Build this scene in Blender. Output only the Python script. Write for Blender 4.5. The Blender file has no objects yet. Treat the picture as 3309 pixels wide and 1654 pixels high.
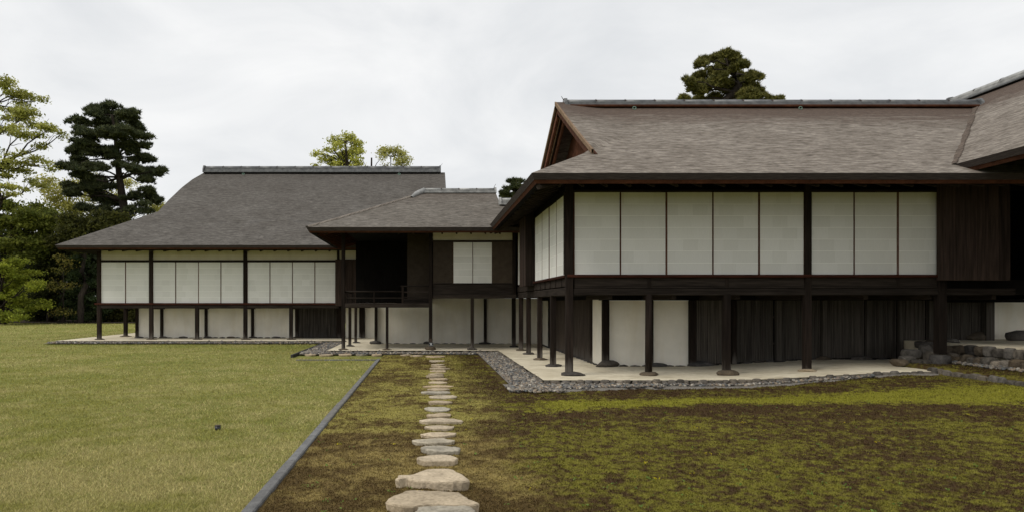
import bpy, bmesh, math, random
import numpy as np
from mathutils import Vector
R = math.radians
random.seed(7); RNG = np.random.default_rng(7)
SC = bpy.context.scene
COL = SC.collection

# ------------------------------------------------------------------ camera, sky, sun, exposure
F, VX, VY, W, CAMZ = 2206.0, 1377.0, 980.0, 3309.0, 1.6     # focal length in photo pixels, vanishing point, photo width, eye height
cam = bpy.data.cameras.new('camera'); camo = bpy.data.objects.new('camera', cam); COL.objects.link(camo)
camo.location = (0, 0, CAMZ); camo.rotation_euler = (R(90), 0, 0)
cam.sensor_width = 36; cam.sensor_fit = 'HORIZONTAL'; cam.lens = 36 * F / W
cam.shift_x = (W / 2 - VX) / W; cam.shift_y = (VY - 827) / W
cam.clip_start = 0.1; cam.clip_end = 2000
SC.camera = camo
SUN_EL, SUN_AZ = 50, -58          # azimuth from straight behind the camera towards the left
world = bpy.data.worlds.new('World'); SC.world = world; world.use_nodes = True
nt = world.node_tree; nt.nodes.clear()
def N(nt, t, **kw):
    n = nt.nodes.new(t)
    for k, v in kw.items():
        if k.startswith('i_'): n.inputs[int(k[2:]) if k[2:].isdigit() else k[2:].replace('_', ' ')].default_value = v
        else: setattr(n, k, v)
    return n
def L(nt, a, b): nt.links.new(a, b)
sky = N(nt, 'ShaderNodeTexSky', sky_type='NISHITA', sun_disc=False, sun_elevation=R(SUN_EL), sun_rotation=R(180 - SUN_AZ))
tc = N(nt, 'ShaderNodeTexCoord')
mp = N(nt, 'ShaderNodeMapping'); mp.inputs['Scale'].default_value = (1.0, 1.0, 2.1); mp.inputs['Rotation'].default_value = (0, R(18), 0)
L(nt, tc.outputs['Generated'], mp.inputs['Vector'])
cn = N(nt, 'ShaderNodeTexNoise', i_Scale=2.6, i_Detail=7.0, i_Roughness=0.55); cn.inputs['Distortion'].default_value = 0.6
L(nt, mp.outputs[0], cn.inputs['Vector'])
cr = N(nt, 'ShaderNodeValToRGB')
cr.color_ramp.elements[0].position = 0.32; cr.color_ramp.elements[0].color = (6.7, 6.85, 7.0, 1)
cr.color_ramp.elements[1].position = 0.68; cr.color_ramp.elements[1].color = (8.65, 8.65, 8.6, 1)
L(nt, cn.outputs['Fac'], cr.inputs[0])
cm = N(nt, 'ShaderNodeMixRGB', i_Fac=0.95); L(nt, sky.outputs[0], cm.inputs[1]); L(nt, cr.outputs[0], cm.inputs[2])
bg = N(nt, 'ShaderNodeBackground', i_Strength=0.1); L(nt, cm.outputs[0], bg.inputs[0])
wo = N(nt, 'ShaderNodeOutputWorld'); L(nt, bg.outputs[0], wo.inputs[0])
sl = bpy.data.lights.new('sun', 'SUN'); sl.energy = 1.5; sl.angle = R(25); sl.color = (1, 0.95, 0.86)
so = bpy.data.objects.new('sun', sl); COL.objects.link(so)
_e, _a = R(SUN_EL), R(SUN_AZ)
so.rotation_euler = (-Vector((math.sin(_a) * math.cos(_e), -math.cos(_a) * math.cos(_e), math.sin(_e)))).to_track_quat('-Z', 'Y').to_euler()
so.location = (-20, -20, 30)
SC.view_settings.view_transform = 'Standard'; SC.view_settings.look = 'None'
SC.view_settings.exposure = 0.2; SC.view_settings.gamma = 1.0; SC.view_settings.use_curve_mapping = False

# ------------------------------------------------------------------ pixels of the photograph to places (distance always given)
def X(px, Y): return (px - VX) * Y / F
def Z(py, Y): return CAMZ + (VY - py) * Y / F
def G(px, py, z=0.0):
    Y = F * (CAMZ - z) / (py - VY); return X(px, Y), Y

# ------------------------------------------------------------------ numpy noise
def _h(ix, iy, s):
    n = (ix.astype(np.int64) * 374761393 + iy.astype(np.int64) * 668265263 + s * 974711 + 1013) & 0xffffffff
    n = ((n ^ (n >> 13)) * 1274126177) & 0xffffffff
    return ((n ^ (n >> 16)) & 0xffff) / 65535.0
def vn(x, y, s=0):
    x = np.asarray(x, float); y = np.asarray(y, float)
    ix = np.floor(x); iy = np.floor(y); fx = x - ix; fy = y - iy
    fx = fx * fx * (3 - 2 * fx); fy = fy * fy * (3 - 2 * fy)
    a = _h(ix, iy, s); b = _h(ix + 1, iy, s); c = _h(ix, iy + 1, s); d = _h(ix + 1, iy + 1, s)
    return (a * (1 - fx) + b * fx) * (1 - fy) + (c * (1 - fx) + d * fx) * fy
def fbm(x, y, s=0, o=4):
    t = 0; a = 0.5; k = 1.0; w = 0
    for i in range(o):
        t = t + a * vn(x * k, y * k, s + i * 17); w += a; a *= 0.5; k *= 2.03
    return t / w
def ss(a, b, x):
    t = np.clip((x - a) / (b - a), 0, 1); return t * t * (3 - 2 * t)
def gz(x, y): return 0.22 * ss(5.8, 9.9, np.asarray(x, float)) * ss(7.0, 12.0, np.asarray(y, float))

# ------------------------------------------------------------------ materials
MATS = {}
def base_mat(name, rough=0.8, spec=0.25):
    m = bpy.data.materials.new(name); m.use_nodes = True; t = m.node_tree
    b = t.nodes['Principled BSDF']; b.inputs['Roughness'].default_value = rough
    b.inputs['Specular IOR Level'].default_value = spec
    MATS[name] = m
    return m, t, b
def ramp(t, fac, stops):
    r = N(t, 'ShaderNodeValToRGB'); e = r.color_ramp.elements
    while len(e) < len(stops): e.new(0.5)
    for el, (p, c) in zip(e, stops): el.position = p; el.color = (*c, 1)
    if fac is not None: L(t, fac, r.inputs[0])
    return r
def noise(t, vec, scale, detail=4, rough=0.55, mapscale=None, dist=0.0):
    if mapscale is not None:
        m = N(t, 'ShaderNodeMapping'); m.inputs['Scale'].default_value = mapscale; L(t, vec, m.inputs['Vector']); vec = m.outputs[0]
    n = N(t, 'ShaderNodeTexNoise', i_Scale=scale, i_Detail=float(detail), i_Roughness=rough); n.inputs['Distortion'].default_value = dist
    L(t, vec, n.inputs['Vector']); return n
def bump(t, b, h, strength=0.4, dist=0.01):
    n = N(t, 'ShaderNodeBump', i_Strength=strength, i_Distance=dist); L(t, h, n.inputs['Height']); L(t, n.outputs[0], b.inputs['Normal']); return n
def mul(t, a, b, fac=1.0):
    m = N(t, 'ShaderNodeMixRGB', blend_type='MULTIPLY', i_Fac=fac); L(t, a, m.inputs[1]); L(t, b, m.inputs[2]); return m
def mix(t, f, a, b):
    m = N(t, 'ShaderNodeMixRGB'); L(t, f, m.inputs[0]); L(t, a, m.inputs[1]); L(t, b, m.inputs[2]); return m
def pos(t): return N(t, 'ShaderNodeNewGeometry').outputs['Position']

def wood(name, c0, c1, scale, worn=None, rough=0.75):
    """timber, grain stretched along one axis; worn: bleached patches low down, with their own ragged shape"""
    m, t, b = base_mat(name, 0.9, 0.08)
    P = pos(t); oi = N(t, 'ShaderNodeObjectInfo')
    off = N(t, 'ShaderNodeVectorMath', operation='ADD'); L(t, P, off.inputs[0])
    cb = N(t, 'ShaderNodeCombineXYZ'); L(t, oi.outputs['Random'], cb.inputs[0]); L(t, oi.outputs['Random'], cb.inputs[1])
    L(t, cb.outputs[0], off.inputs[1])
    g = noise(t, off.outputs[0], 1.0, 5, 0.6, scale)
    col = ramp(t, g.outputs['Fac'], [(0.3, c0), (0.72, c1)])
    v = ramp(t, oi.outputs['Random'], [(0, (0.7, 0.7, 0.7)), (1, (1.25, 1.22, 1.2))])
    o = mul(t, col.outputs[0], v.outputs[0])
    if worn:
        sx = N(t, 'ShaderNodeSeparateXYZ'); L(t, P, sx.inputs[0])
        g2 = noise(t, off.outputs[0], 1.0, 4, 0.6, (9, 9, 1.1))
        mr = N(t, 'ShaderNodeMapRange'); mr.inputs['From Min'].default_value = 0.9; mr.inputs['From Max'].default_value = 0.05
        L(t, sx.outputs[2], mr.inputs[0])
        ad = N(t, 'ShaderNodeMath', operation='MULTIPLY'); L(t, mr.outputs[0], ad.inputs[0]); L(t, g2.outputs['Fac'], ad.inputs[1])
        f = ramp(t, ad.outputs[0], [(0.3, (0, 0, 0)), (0.52, (0.8, 0.8, 0.8))])
        wc = N(t, 'ShaderNodeRGB'); wc.outputs[0].default_value = (*worn, 1)
        o = mix(t, f.outputs[0], o.outputs[0], wc.outputs[0])
    L(t, o.outputs[0], b.inputs['Base Color'])
    bump(t, b, g.outputs['Fac'], 0.5, 0.006)
    return m
wood('timber_upright', (0.011, 0.0085, 0.007), (0.034, 0.025, 0.020), (24, 24, 1.6), worn=(0.14, 0.125, 0.11))
wood('timber_beam', (0.014, 0.011, 0.009), (0.05, 0.04, 0.033), (1.6, 20, 24))
wood('timber_beam_deep', (0.014, 0.011, 0.009), (0.05, 0.04, 0.033), (20, 1.6, 24))
wood('red_timber', (0.024, 0.009, 0.006), (0.062, 0.022, 0.014), (3, 3, 12))
wood('red_board', (0.020, 0.015, 0.0125), (0.064, 0.044, 0.036), (22, 22, 1.2))
wood('grey_board', (0.025, 0.02, 0.017), (0.095, 0.077, 0.063), (30, 30, 1.3), worn=(0.10, 0.09, 0.08))
wood('slat_timber', (0.036, 0.032, 0.028), (0.125, 0.112, 0.096), (26, 26, 0.9), worn=(0.09, 0.085, 0.078))
wood('shade_timber', (0.004, 0.0035, 0.003), (0.009, 0.008, 0.007), (12, 12, 3))  # near-black: shade of rooms, soffits and recesses is put into this colour
wood('eave_red', (0.036, 0.015, 0.009), (0.082, 0.034, 0.018), (6, 6, 10))
wood('gable_red', (0.06, 0.026, 0.016), (0.14, 0.062, 0.038), (6, 6, 8))
wood('stile_red', (0.06, 0.024, 0.015), (0.12, 0.052, 0.032), (6, 6, 8))
wood('verge_pale', (0.12, 0.08, 0.05), (0.22, 0.16, 0.11), (8, 8, 8))
wood('brown_panel', (0.045, 0.035, 0.026), (0.066, 0.052, 0.039), (6, 6, 6))

def plaster(name, c, var=0.10, stain=None):
    m, t, b = base_mat(name, 0.9, 0.1); P = pos(t)
    n1 = noise(t, P, 1.3, 4); n2 = noise(t, P, 45, 3)
    lo = tuple(x * (1 - var) for x in c); hi = tuple(x * (1 + var * 0.4) for x in c)
    col = ramp(t, n1.outputs['Fac'], [(0.35, lo), (0.65, hi)])
    n3 = noise(t, P, 1.0, 5, 0.6, (4, 4, 0.7))
    st = ramp(t, n3.outputs['Fac'], [(0.3, (0.94, 0.92, 0.88)), (0.55, (1, 1, 1))])
    o = mul(t, col.outputs[0], st.outputs[0])
    L(t, o.outputs[0], b.inputs['Base Color']); bump(t, b, n2.outputs['Fac'], 0.25, 0.004)
    return m
plaster('white_plaster', (0.88, 0.84, 0.74))
plaster('ochre_plaster', (0.62, 0.57, 0.45))

# shoji paper: tone steps per sheet and per strip
m, t, b = base_mat('paper', 0.9, 0.1); P = pos(t); oi = N(t, 'ShaderNodeObjectInfo')
sn = N(t, 'ShaderNodeVectorMath', operation='SNAP'); sn.inputs[1].default_value = (0.31, 0.31, 9)
ad = N(t, 'ShaderNodeVectorMath', operation='ADD'); L(t, P, ad.inputs[0])
cb = N(t, 'ShaderNodeCombineXYZ'); L(t, oi.outputs['Random'], cb.inputs[0]); L(t, oi.outputs['Random'], cb.inputs[1]); L(t, cb.outputs[0], ad.inputs[1])
L(t, ad.outputs[0], sn.inputs[0]); wn = N(t, 'ShaderNodeTexWhiteNoise'); L(t, sn.outputs[0], wn.inputs['Vector'])
c = ramp(t, wn.outputs['Value'], [(0.0, (0.70, 0.695, 0.655)), (0.5, (0.735, 0.73, 0.69)), (1.0, (0.76, 0.755, 0.72))])
v = ramp(t, oi.outputs['Random'], [(0, (0.955,) * 3), (1, (1.02,) * 3)])
n2 = noise(t, P, 1.0, 3, 0.6, (160, 160, 12)); f = ramp(t, n2.outputs['Fac'], [(0.3, (0.95, 0.95, 0.95)), (0.7, (1.02, 1.02, 1.02))])
o = mul(t, mul(t, c.outputs[0], v.outputs[0]).outputs[0], f.outputs[0]); L(t, o.outputs[0], b.inputs['Base Color'])
m, t, b = base_mat('paper_lap', 0.9, 0.1); b.inputs['Base Color'].default_value = (0.90, 0.895, 0.85, 1)

# roofs: thin shingles, u along the eave and v up the slope in metres
def roofmat(name, lo, hi, stain, ridge_v, ridge_amt, k=1.0):
    m, t, b = base_mat(name, 0.85, 0.2)
    uv = N(t, 'ShaderNodeUVMap').outputs[0]
    a = noise(t, uv, 1.0, 5, 0.62, (3.0 * k, 13 * k, 1), 0.2); c = noise(t, uv, 1.0, 3, 0.65, (8.0 * k, 28 * k, 1), 0.2)
    d = noise(t, uv, 1.0, 4, 0.55, (0.55, 0.9, 1), 0.5); e = noise(t, uv, 1.0, 4, 0.6, (1.2, 5.0, 1), 0.4)
    col = ramp(t, a.outputs['Fac'], [(0.36, lo), (0.62, hi)])
    f1 = ramp(t, c.outputs['Fac'], [(0.34, (0.64, 0.63, 0.62)), (0.48, (0.97, 0.97, 0.97)), (0.66, (1.3, 1.29, 1.27))])
    o = mul(t, col.outputs[0], f1.outputs[0])
    f2 = ramp(t, d.outputs['Fac'], [(0.3, (0.80, 0.78, 0.76)), (0.7, (1.12, 1.12, 1.12))])
    o = mul(t, o.outputs[0], f2.outputs[0])
    sx = N(t, 'ShaderNodeSeparateXYZ'); L(t, uv, sx.inputs[0])
    mr = N(t, 'ShaderNodeMapRange'); mr.inputs['From Min'].default_value = ridge_v[0]; mr.inputs['From Max'].default_value = ridge_v[1]; L(t, sx.outputs[1], mr.inputs[0])
    m2 = N(t, 'ShaderNodeMath', operation='ADD', i_1=-0.5); L(t, e.outputs['Fac'], m2.inputs[0])
    m3 = N(t, 'ShaderNodeMath', operation='MULTIPLY', i_1=1.1); L(t, m2.outputs[0], m3.inputs[0])
    m4 = N(t, 'ShaderNodeMath', operation='ADD'); L(t, mr.outputs[0], m4.inputs[0]); L(t, m3.outputs[0], m4.inputs[1])
    ff = ramp(t, m4.outputs[0], [(0.35, (0, 0, 0)), (0.85, (ridge_amt,) * 3)])
    scn = N(t, 'ShaderNodeRGB'); scn.outputs[0].default_value = (*stain, 1)
    st = mul(t, scn.outputs[0], f1.outputs[0])
    o = mix(t, ff.outputs[0], o.outputs[0], st.outputs[0])
    L(t, o.outputs[0], b.inputs['Base Color'])
    sm = N(t, 'ShaderNodeMath', operation='ADD'); L(t, a.outputs['Fac'], sm.inputs[0]); L(t, c.outputs['Fac'], sm.inputs[1])
    bump(t, b, sm.outputs[0], 0.8, 0.03)
    return m
roofmat('roof_warm', (0.112, 0.094, 0.078), (0.268, 0.238, 0.206), (0.088, 0.062, 0.048), (3.0, 5.3), 0.95)
roofmat('roof_grey', (0.070, 0.064, 0.057), (0.132, 0.122, 0.111), (0.078, 0.069, 0.062), (4.0, 8.2), 0.45, 0.85)
roofmat('roof_mid', (0.088, 0.078, 0.067), (0.18, 0.163, 0.142), (0.088, 0.07, 0.058), (1.6, 4.2), 0.6, 0.9)
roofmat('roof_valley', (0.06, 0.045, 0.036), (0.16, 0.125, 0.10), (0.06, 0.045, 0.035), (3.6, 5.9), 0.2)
m, t, b = base_mat('shingle_edge', 0.9, 0.1); P = pos(t)
a = noise(t, P, 1.0, 5, 0.6, (5, 5, 110)); c = ramp(t, a.outputs['Fac'], [(0.3, (0.022, 0.018, 0.017)), (0.7, (0.075, 0.062, 0.056))])
L(t, c.outputs[0], b.inputs['Base Color']); bump(t, b, a.outputs['Fac'], 0.6, 0.01)
def stone(name, c0, c1, rough=0.85, sc=6.0, per=0.5, speck=True):
    m, t, b = base_mat(name, rough, 0.25); tcn = N(t, 'ShaderNodeTexCoord'); oi = N(t, 'ShaderNodeObjectInfo'); P = pos(t)
    a = noise(t, P, sc, 6, 0.65, None, 0.6); d = noise(t, P, sc * 9, 3, 0.6)
    c = ramp(t, a.outputs['Fac'], [(0.3, c0), (0.68, c1)])
    v = ramp(t, oi.outputs['Random'], [(0.0, (1 - per,) * 3), (0.35, (0.85, 0.84, 0.83)), (0.6, (1.05, 1.0, 0.92)), (0.8, (0.92, 0.96, 1.02)), (1, (1 + per, 1 + per * 0.85, 1 + per * 0.65))])
    o = mul(t, c.outputs[0], v.outputs[0])
    f = ramp(t, d.outputs['Fac'], [(0.32, (0.72, 0.71, 0.70)), (0.55, (1.04, 1.04, 1.04))])
    o = mul(t, o.outputs[0], f.outputs[0]); L(t, o.outputs[0], b.inputs['Base Color'])
    sm = N(t, 'ShaderNodeMath', operation='ADD'); L(t, a.outputs['Fac'], sm.inputs[0]); L(t, d.outputs['Fac'], sm.inputs[1])
    bump(t, b, sm.outputs[0], 0.55, 0.02); return m
stone('pale_stone', (0.31, 0.25, 0.17), (0.60, 0.49, 0.345), sc=3.5, per=0.12)
stone('grey_pale_stone', (0.26, 0.235, 0.19), (0.50, 0.455, 0.36), sc=3.5, per=0.12)
stone('dark_stone', (0.035, 0.032, 0.03), (0.11, 0.10, 0.09), sc=6, per=0.35)
stone('brown_stone', (0.055, 0.043, 0.032), (0.15, 0.12, 0.085), sc=6, per=0.25)
stone('kerb_stone', (0.058, 0.052, 0.045), (0.20, 0.178, 0.15), sc=8, per=0.5)
stone('granite', (0.12, 0.12, 0.12), (0.22, 0.22, 0.215), sc=9, per=0.12)
stone('dark_granite', (0.045, 0.045, 0.047), (0.085, 0.085, 0.087), sc=9, per=0.2)
m, t, b = base_mat('tile', 0.42, 0.5); P = pos(t); oi = N(t, 'ShaderNodeObjectInfo')
a = noise(t, P, 6.0, 4); c = ramp(t, a.outputs['Fac'], [(0.3, (0.06, 0.062, 0.064)), (0.7, (0.15, 0.152, 0.154))])
v = ramp(t, oi.outputs['Random'], [(0, (0.75,) * 3), (1, (1.25,) * 3)]); o = mul(t, c.outputs[0], v.outputs[0]); L(t, o.outputs[0], b.inputs['Base Color'])
m, t, b = base_mat('tile_pale', 0.6, 0.4); P = pos(t); oi = N(t, 'ShaderNodeObjectInfo')
a = noise(t, P, 5.0, 4); c = ramp(t, a.outputs['Fac'], [(0.3, (0.17, 0.17, 0.165)), (0.7, (0.36, 0.36, 0.35))])
v = ramp(t, oi.outputs['Random'], [(0, (0.75,) * 3), (1, (1.25,) * 3)]); o = mul(t, c.outputs[0], v.outputs[0]); L(t, o.outputs[0], b.inputs['Base Color'])
def plain(name, c, rough=0.6, spec=0.3, metal=0.0):
    m, t, b = base_mat(name, rough, spec); b.inputs['Base Color'].default_value = (*c, 1); b.inputs['Metallic'].default_value = metal; return m
plain('wire', (0.045, 0.028, 0.022), 0.6)
plain('verdigris', (0.20, 0.32, 0.26), 0.7)
plain('black_enamel', (0.012, 0.014, 0.016), 0.35, 0.5)
plain('white_print', (0.72, 0.74, 0.74), 0.6)
plain('leather', (0.05, 0.035, 0.025), 0.7)
plain('bamboo', (0.42, 0.34, 0.20), 0.6)
# beaten earth apron
m, t, b = base_mat('apron_earth', 0.92, 0.1); P = pos(t)
a = noise(t, P, 0.7, 5); d = noise(t, P, 6, 5, 0.65); e = noise(t, P, 1.0, 5, 0.6, (1.2, 6, 1), 0.8); g = noise(t, P, 70, 2)
c = ramp(t, a.outputs['Fac'], [(0.35, (0.62, 0.55, 0.41)), (0.65, (0.82, 0.75, 0.59))])
f = ramp(t, d.outputs['Fac'], [(0.3, (0.82, 0.80, 0.76)), (0.6, (1, 1, 1))]); o = mul(t, c.outputs[0], f.outputs[0])
f = ramp(t, e.outputs['Fac'], [(0.30, (0.62, 0.60, 0.56)), (0.43, (1, 1, 1))]); o = mul(t, o.outputs[0], f.outputs[0])
L(t, o.outputs[0], b.inputs['Base Color']); sm = N(t, 'ShaderNodeMath', operation='ADD'); L(t, d.outputs['Fac'], sm.inputs[0]); L(t, g.outputs['Fac'], sm.inputs[1]); bump(t, b, sm.outputs[0], 0.3, 0.01)
# things coloured by a colour attribute
def attrmat(name, rough=0.9, fine=None, transl=0.0, spec=0.1, bumpn=None):
    m, t, b = base_mat(name, rough, spec); at = N(t, 'ShaderNodeAttribute', attribute_name='tint'); o = at.outputs['Color']
    if fine:
        n = noise(t, pos(t), fine, 3, 0.7); f = ramp(t, n.outputs['Fac'], [(0.3, (0.6, 0.6, 0.6)), (0.7, (1.4, 1.4, 1.4))]); o = mul(t, o, f.outputs[0]).outputs[0]
        if bumpn: bump(t, b, n.outputs['Fac'], bumpn, 0.015)
    L(t, o, b.inputs['Base Color'])
    if transl:
        tr = N(t, 'ShaderNodeBsdfTranslucent'); L(t, o, tr.inputs[0]); mx = N(t, 'ShaderNodeMixShader', i_Fac=transl)
        L(t, b.outputs[0], mx.inputs[1]); L(t, tr.outputs[0], mx.inputs[2]); L(t, mx.outputs[0], t.nodes['Material Output'].inputs[0])
    return m
attrmat('moss_bed', 0.95, 55, bumpn=0.9)
attrmat('moss_tuft', 0.95, None, 0.15)
attrmat('grass_blade', 0.8, None, 0.25)
attrmat('leaf', 0.6, None, 0.45, 0.2)
attrmat('needle', 0.7, None, 0.12, 0.2)
attrmat('pebble', 0.8, 60, spec=0.3)
m, t, b = base_mat('turf', 0.95, 0.05); P = pos(t)
a = noise(t, P, 0.5, 5, 0.6); d = noise(t, P, 5.0, 5, 0.65); e = noise(t, P, 60, 3, 0.7)
c = ramp(t, a.outputs['Fac'], [(0.32, (0.19, 0.215, 0.055)), (0.52, (0.26, 0.262, 0.082)), (0.72, (0.34, 0.31, 0.125))])
f = ramp(t, d.outputs['Fac'], [(0.3, (0.74, 0.76, 0.68)), (0.5, (1, 1, 1)), (0.72, (1.2, 1.14, 1.14))]); o = mul(t, c.outputs[0], f.outputs[0])
f = ramp(t, e.outputs['Fac'], [(0.3, (0.55, 0.55, 0.5)), (0.65, (1.25, 1.25, 1.25))]); o = mul(t, o.outputs[0], f.outputs[0])
L(t, o.outputs[0], b.inputs['Base Color']); bump(t, b, e.outputs['Fac'], 0.9, 0.03)
m, t, b = base_mat('bark', 0.95, 0.1); a = noise(t, pos(t), 1.0, 5, 0.65, (9, 9, 2.2)); c = ramp(t, a.outputs['Fac'], [(0.3, (0.014, 0.011, 0.009)), (0.7, (0.055, 0.044, 0.036))]); L(t, c.outputs[0], b.inputs['Base Color']); bump(t, b, a.outputs['Fac'], 0.8, 0.05)
m, t, b = base_mat('grit', 0.9, 0.1); a = noise(t, pos(t), 30, 4, 0.7); c = ramp(t, a.outputs['Fac'], [(0.3, (0.12, 0.11, 0.098)), (0.7, (0.27, 0.25, 0.22))]); L(t, c.outputs[0], b.inputs['Base Color']); bump(t, b, a.outputs['Fac'], 0.6, 0.02)

# ------------------------------------------------------------------ object helpers
WL = {}
def link(o, parent, loc):
    COL.objects.link(o); loc = Vector(loc); WL[o.name] = loc
    if parent is not None:
        o.parent = parent; o.location = loc - WL[parent.name]
    else: o.location = loc
    return o
def tag(o, label=None, cat=None, group=None, kind=None):
    if label: o['label'] = label
    if cat: o['category'] = cat
    if group: o['group'] = group
    if kind: o['kind'] = kind
    return o
def thing(name, label, cat, loc, group=None):
    return tag(link(bpy.data.objects.new(name, None), None, loc), label, cat, group)
def pymesh(name, V, Fc, mat, parent=None, smooth=False, uv=None, loc=None):
    V = np.asarray(V, float); c = np.array(loc, float) if loc is not None else np.array([(V[:, 0].min() + V[:, 0].max()) / 2, (V[:, 1].min() + V[:, 1].max()) / 2, V[:, 2].min()])
    me = bpy.data.meshes.new(name); me.from_pydata((V - c).tolist(), [], [list(map(int, f)) for f in Fc])
    me.materials.append(MATS[mat])
    if uv is not None:
        ul = me.uv_layers.new(name='UVMap'); idx = np.zeros(len(me.loops), np.int32); me.loops.foreach_get('vertex_index', idx)
        ul.data.foreach_set('uv', np.asarray(uv, np.float32)[idx].ravel())
    if smooth: me.polygons.foreach_set('use_smooth', [True] * len(me.polygons))
    me.update(); return link(bpy.data.objects.new(name, me), parent, c)
def npmesh(name, V, k, mat, parent=None, tint=None, smooth=False, faces=None, loc=None):
    """fast mesh; faces of k corners, unshared verts unless faces given"""
    V = np.asarray(V, np.float32).reshape(-1, 3); c = np.array([V[:, 0].mean(), V[:, 1].mean(), V[:, 2].min()]) if loc is None else np.array(loc)
    me = bpy.data.meshes.new(name); n = len(V)
    Fi = np.arange(n, dtype=np.int32) if faces is None else np.asarray(faces, np.int32).ravel()
    nf = len(Fi) // k
    me.vertices.add(n); me.vertices.foreach_set('co', (V - c).astype(np.float32).ravel())
    me.loops.add(len(Fi)); me.loops.foreach_set('vertex_index', Fi)
    me.polygons.add(nf); me.polygons.foreach_set('loop_start', np.arange(0, nf * k, k, dtype=np.int32))
    try: me.polygons.foreach_set('loop_total', np.full(nf, k, np.int32))
    except Exception: pass
    if smooth: me.polygons.foreach_set('use_smooth', np.ones(nf, bool))
    me.materials.append(MATS[mat]); me.update(calc_edges=True)
    if tint is not None:
        at = me.attributes.new('tint', 'FLOAT_COLOR', 'POINT'); tc4 = np.ones((n, 4), np.float32); tc4[:, :3] = tint; at.data.foreach_set('color', tc4.ravel())
    return link(bpy.data.objects.new(name, me), parent, c)
BOXC = {}
def boxmesh(d, mat, bev):
    k = (round(d[0], 3), round(d[1], 3), round(d[2], 3), mat, bev)
    if k not in BOXC:
        bm = bmesh.new(); bmesh.ops.create_cube(bm, size=1.0)
        bmesh.ops.scale(bm, vec=d, verts=bm.verts)
        if bev: bmesh.ops.bevel(bm, geom=list(bm.edges), offset=min(bev, min(d) * 0.3), segments=1, affect='EDGES')
        me = bpy.data.meshes.new('box'); bm.to_mesh(me); bm.free(); me.materials.append(MATS[mat]); BOXC[k] = me
    return BOXC[k]
def box(name, x0, x1, y0, y1, z0, z1, mat, parent=None, bev=0.006):
    d = (abs(x1 - x0), abs(y1 - y0), abs(z1 - z0))
    return link(bpy.data.objects.new(name, boxmesh(d, mat, bev)), parent, ((x0 + x1) / 2, (y0 + y1) / 2, (z0 + z1) / 2))
def boxes(name, lst, mat, parent, bev=0):
    """many small slats, too fine to tell apart one by one, as one part"""
    V = []; Fc = []
    for (x0, x1, y0, y1, z0, z1) in lst:
        k = len(V); V += [(x0, y0, z0), (x1, y0, z0), (x1, y1, z0), (x0, y1, z0), (x0, y0, z1), (x1, y0, z1), (x1, y1, z1), (x0, y1, z1)]
        Fc += [(k, k + 3, k + 2, k + 1), (k + 4, k + 5, k + 6, k + 7), (k, k + 1, k + 5, k + 4), (k + 1, k + 2, k + 6, k + 5), (k + 2, k + 3, k + 7, k + 6), (k + 3, k, k + 4, k + 7)]
    return pymesh(name, V, Fc, mat, parent)
def cyl(name, p0, p1, r0, r1, mat, parent, seg=12):
    p0 = Vector(p0); p1 = Vector(p1); d = (p1 - p0); q = d.to_track_quat('Z', 'Y'); V = []; Fc = []
    for (p, r) in ((p0, r0), (p1, r1)):
        for i in range(seg):
            a = 2 * math.pi * i / seg; V.append(tuple(p + q @ Vector((r * math.cos(a), r * math.sin(a), 0))))
    for i in range(seg): j = (i + 1) % seg; Fc.append((i, j, seg + j, seg + i))
    Fc += [tuple(range(seg))[::-1], tuple(range(seg, 2 * seg))]
    o = pymesh(name, V, Fc, mat, parent)
    for p in o.data.polygons: p.use_smooth = len(p.vertices) == 4
    return o
def tube(V, Fc, pts, seg=8):
    """append a tapered tube along pts [(x,y,z,r)]"""
    base = len(V)
    for i, (x, y, z, r) in enumerate(pts):
        a = Vector(pts[max(i - 1, 0)][:3]); c = Vector(pts[min(i + 1, len(pts) - 1)][:3]); q = (c - a).to_track_quat('Z', 'Y')
        for k in range(seg):
            an = 2 * math.pi * k / seg; V.append(tuple(Vector((x, y, z)) + q @ Vector((r * math.cos(an), r * math.sin(an), 0))))
    for i in range(len(pts) - 1):
        for k in range(seg):
            j = (k + 1) % seg; Fc.append((base + i * seg + k, base + i * seg + j, base + (i + 1) * seg + j, base + (i + 1) * seg + k))
def grid(name, P, mat, parent, uv=None, smooth=True, flip=False):
    """P: rows x cols x 3"""
    P = np.asarray(P, float); r, c = P.shape[:2]; Fc = []
    for i in range(r - 1):
        for j in range(c - 1):
            f = (i * c + j, i * c + j + 1, (i + 1) * c + j + 1, (i + 1) * c + j); Fc.append(f[::-1] if flip else f)
    return pymesh(name, P.reshape(-1, 3), Fc, mat, parent, smooth, None if uv is None else np.asarray(uv).reshape(-1, 2))
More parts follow.
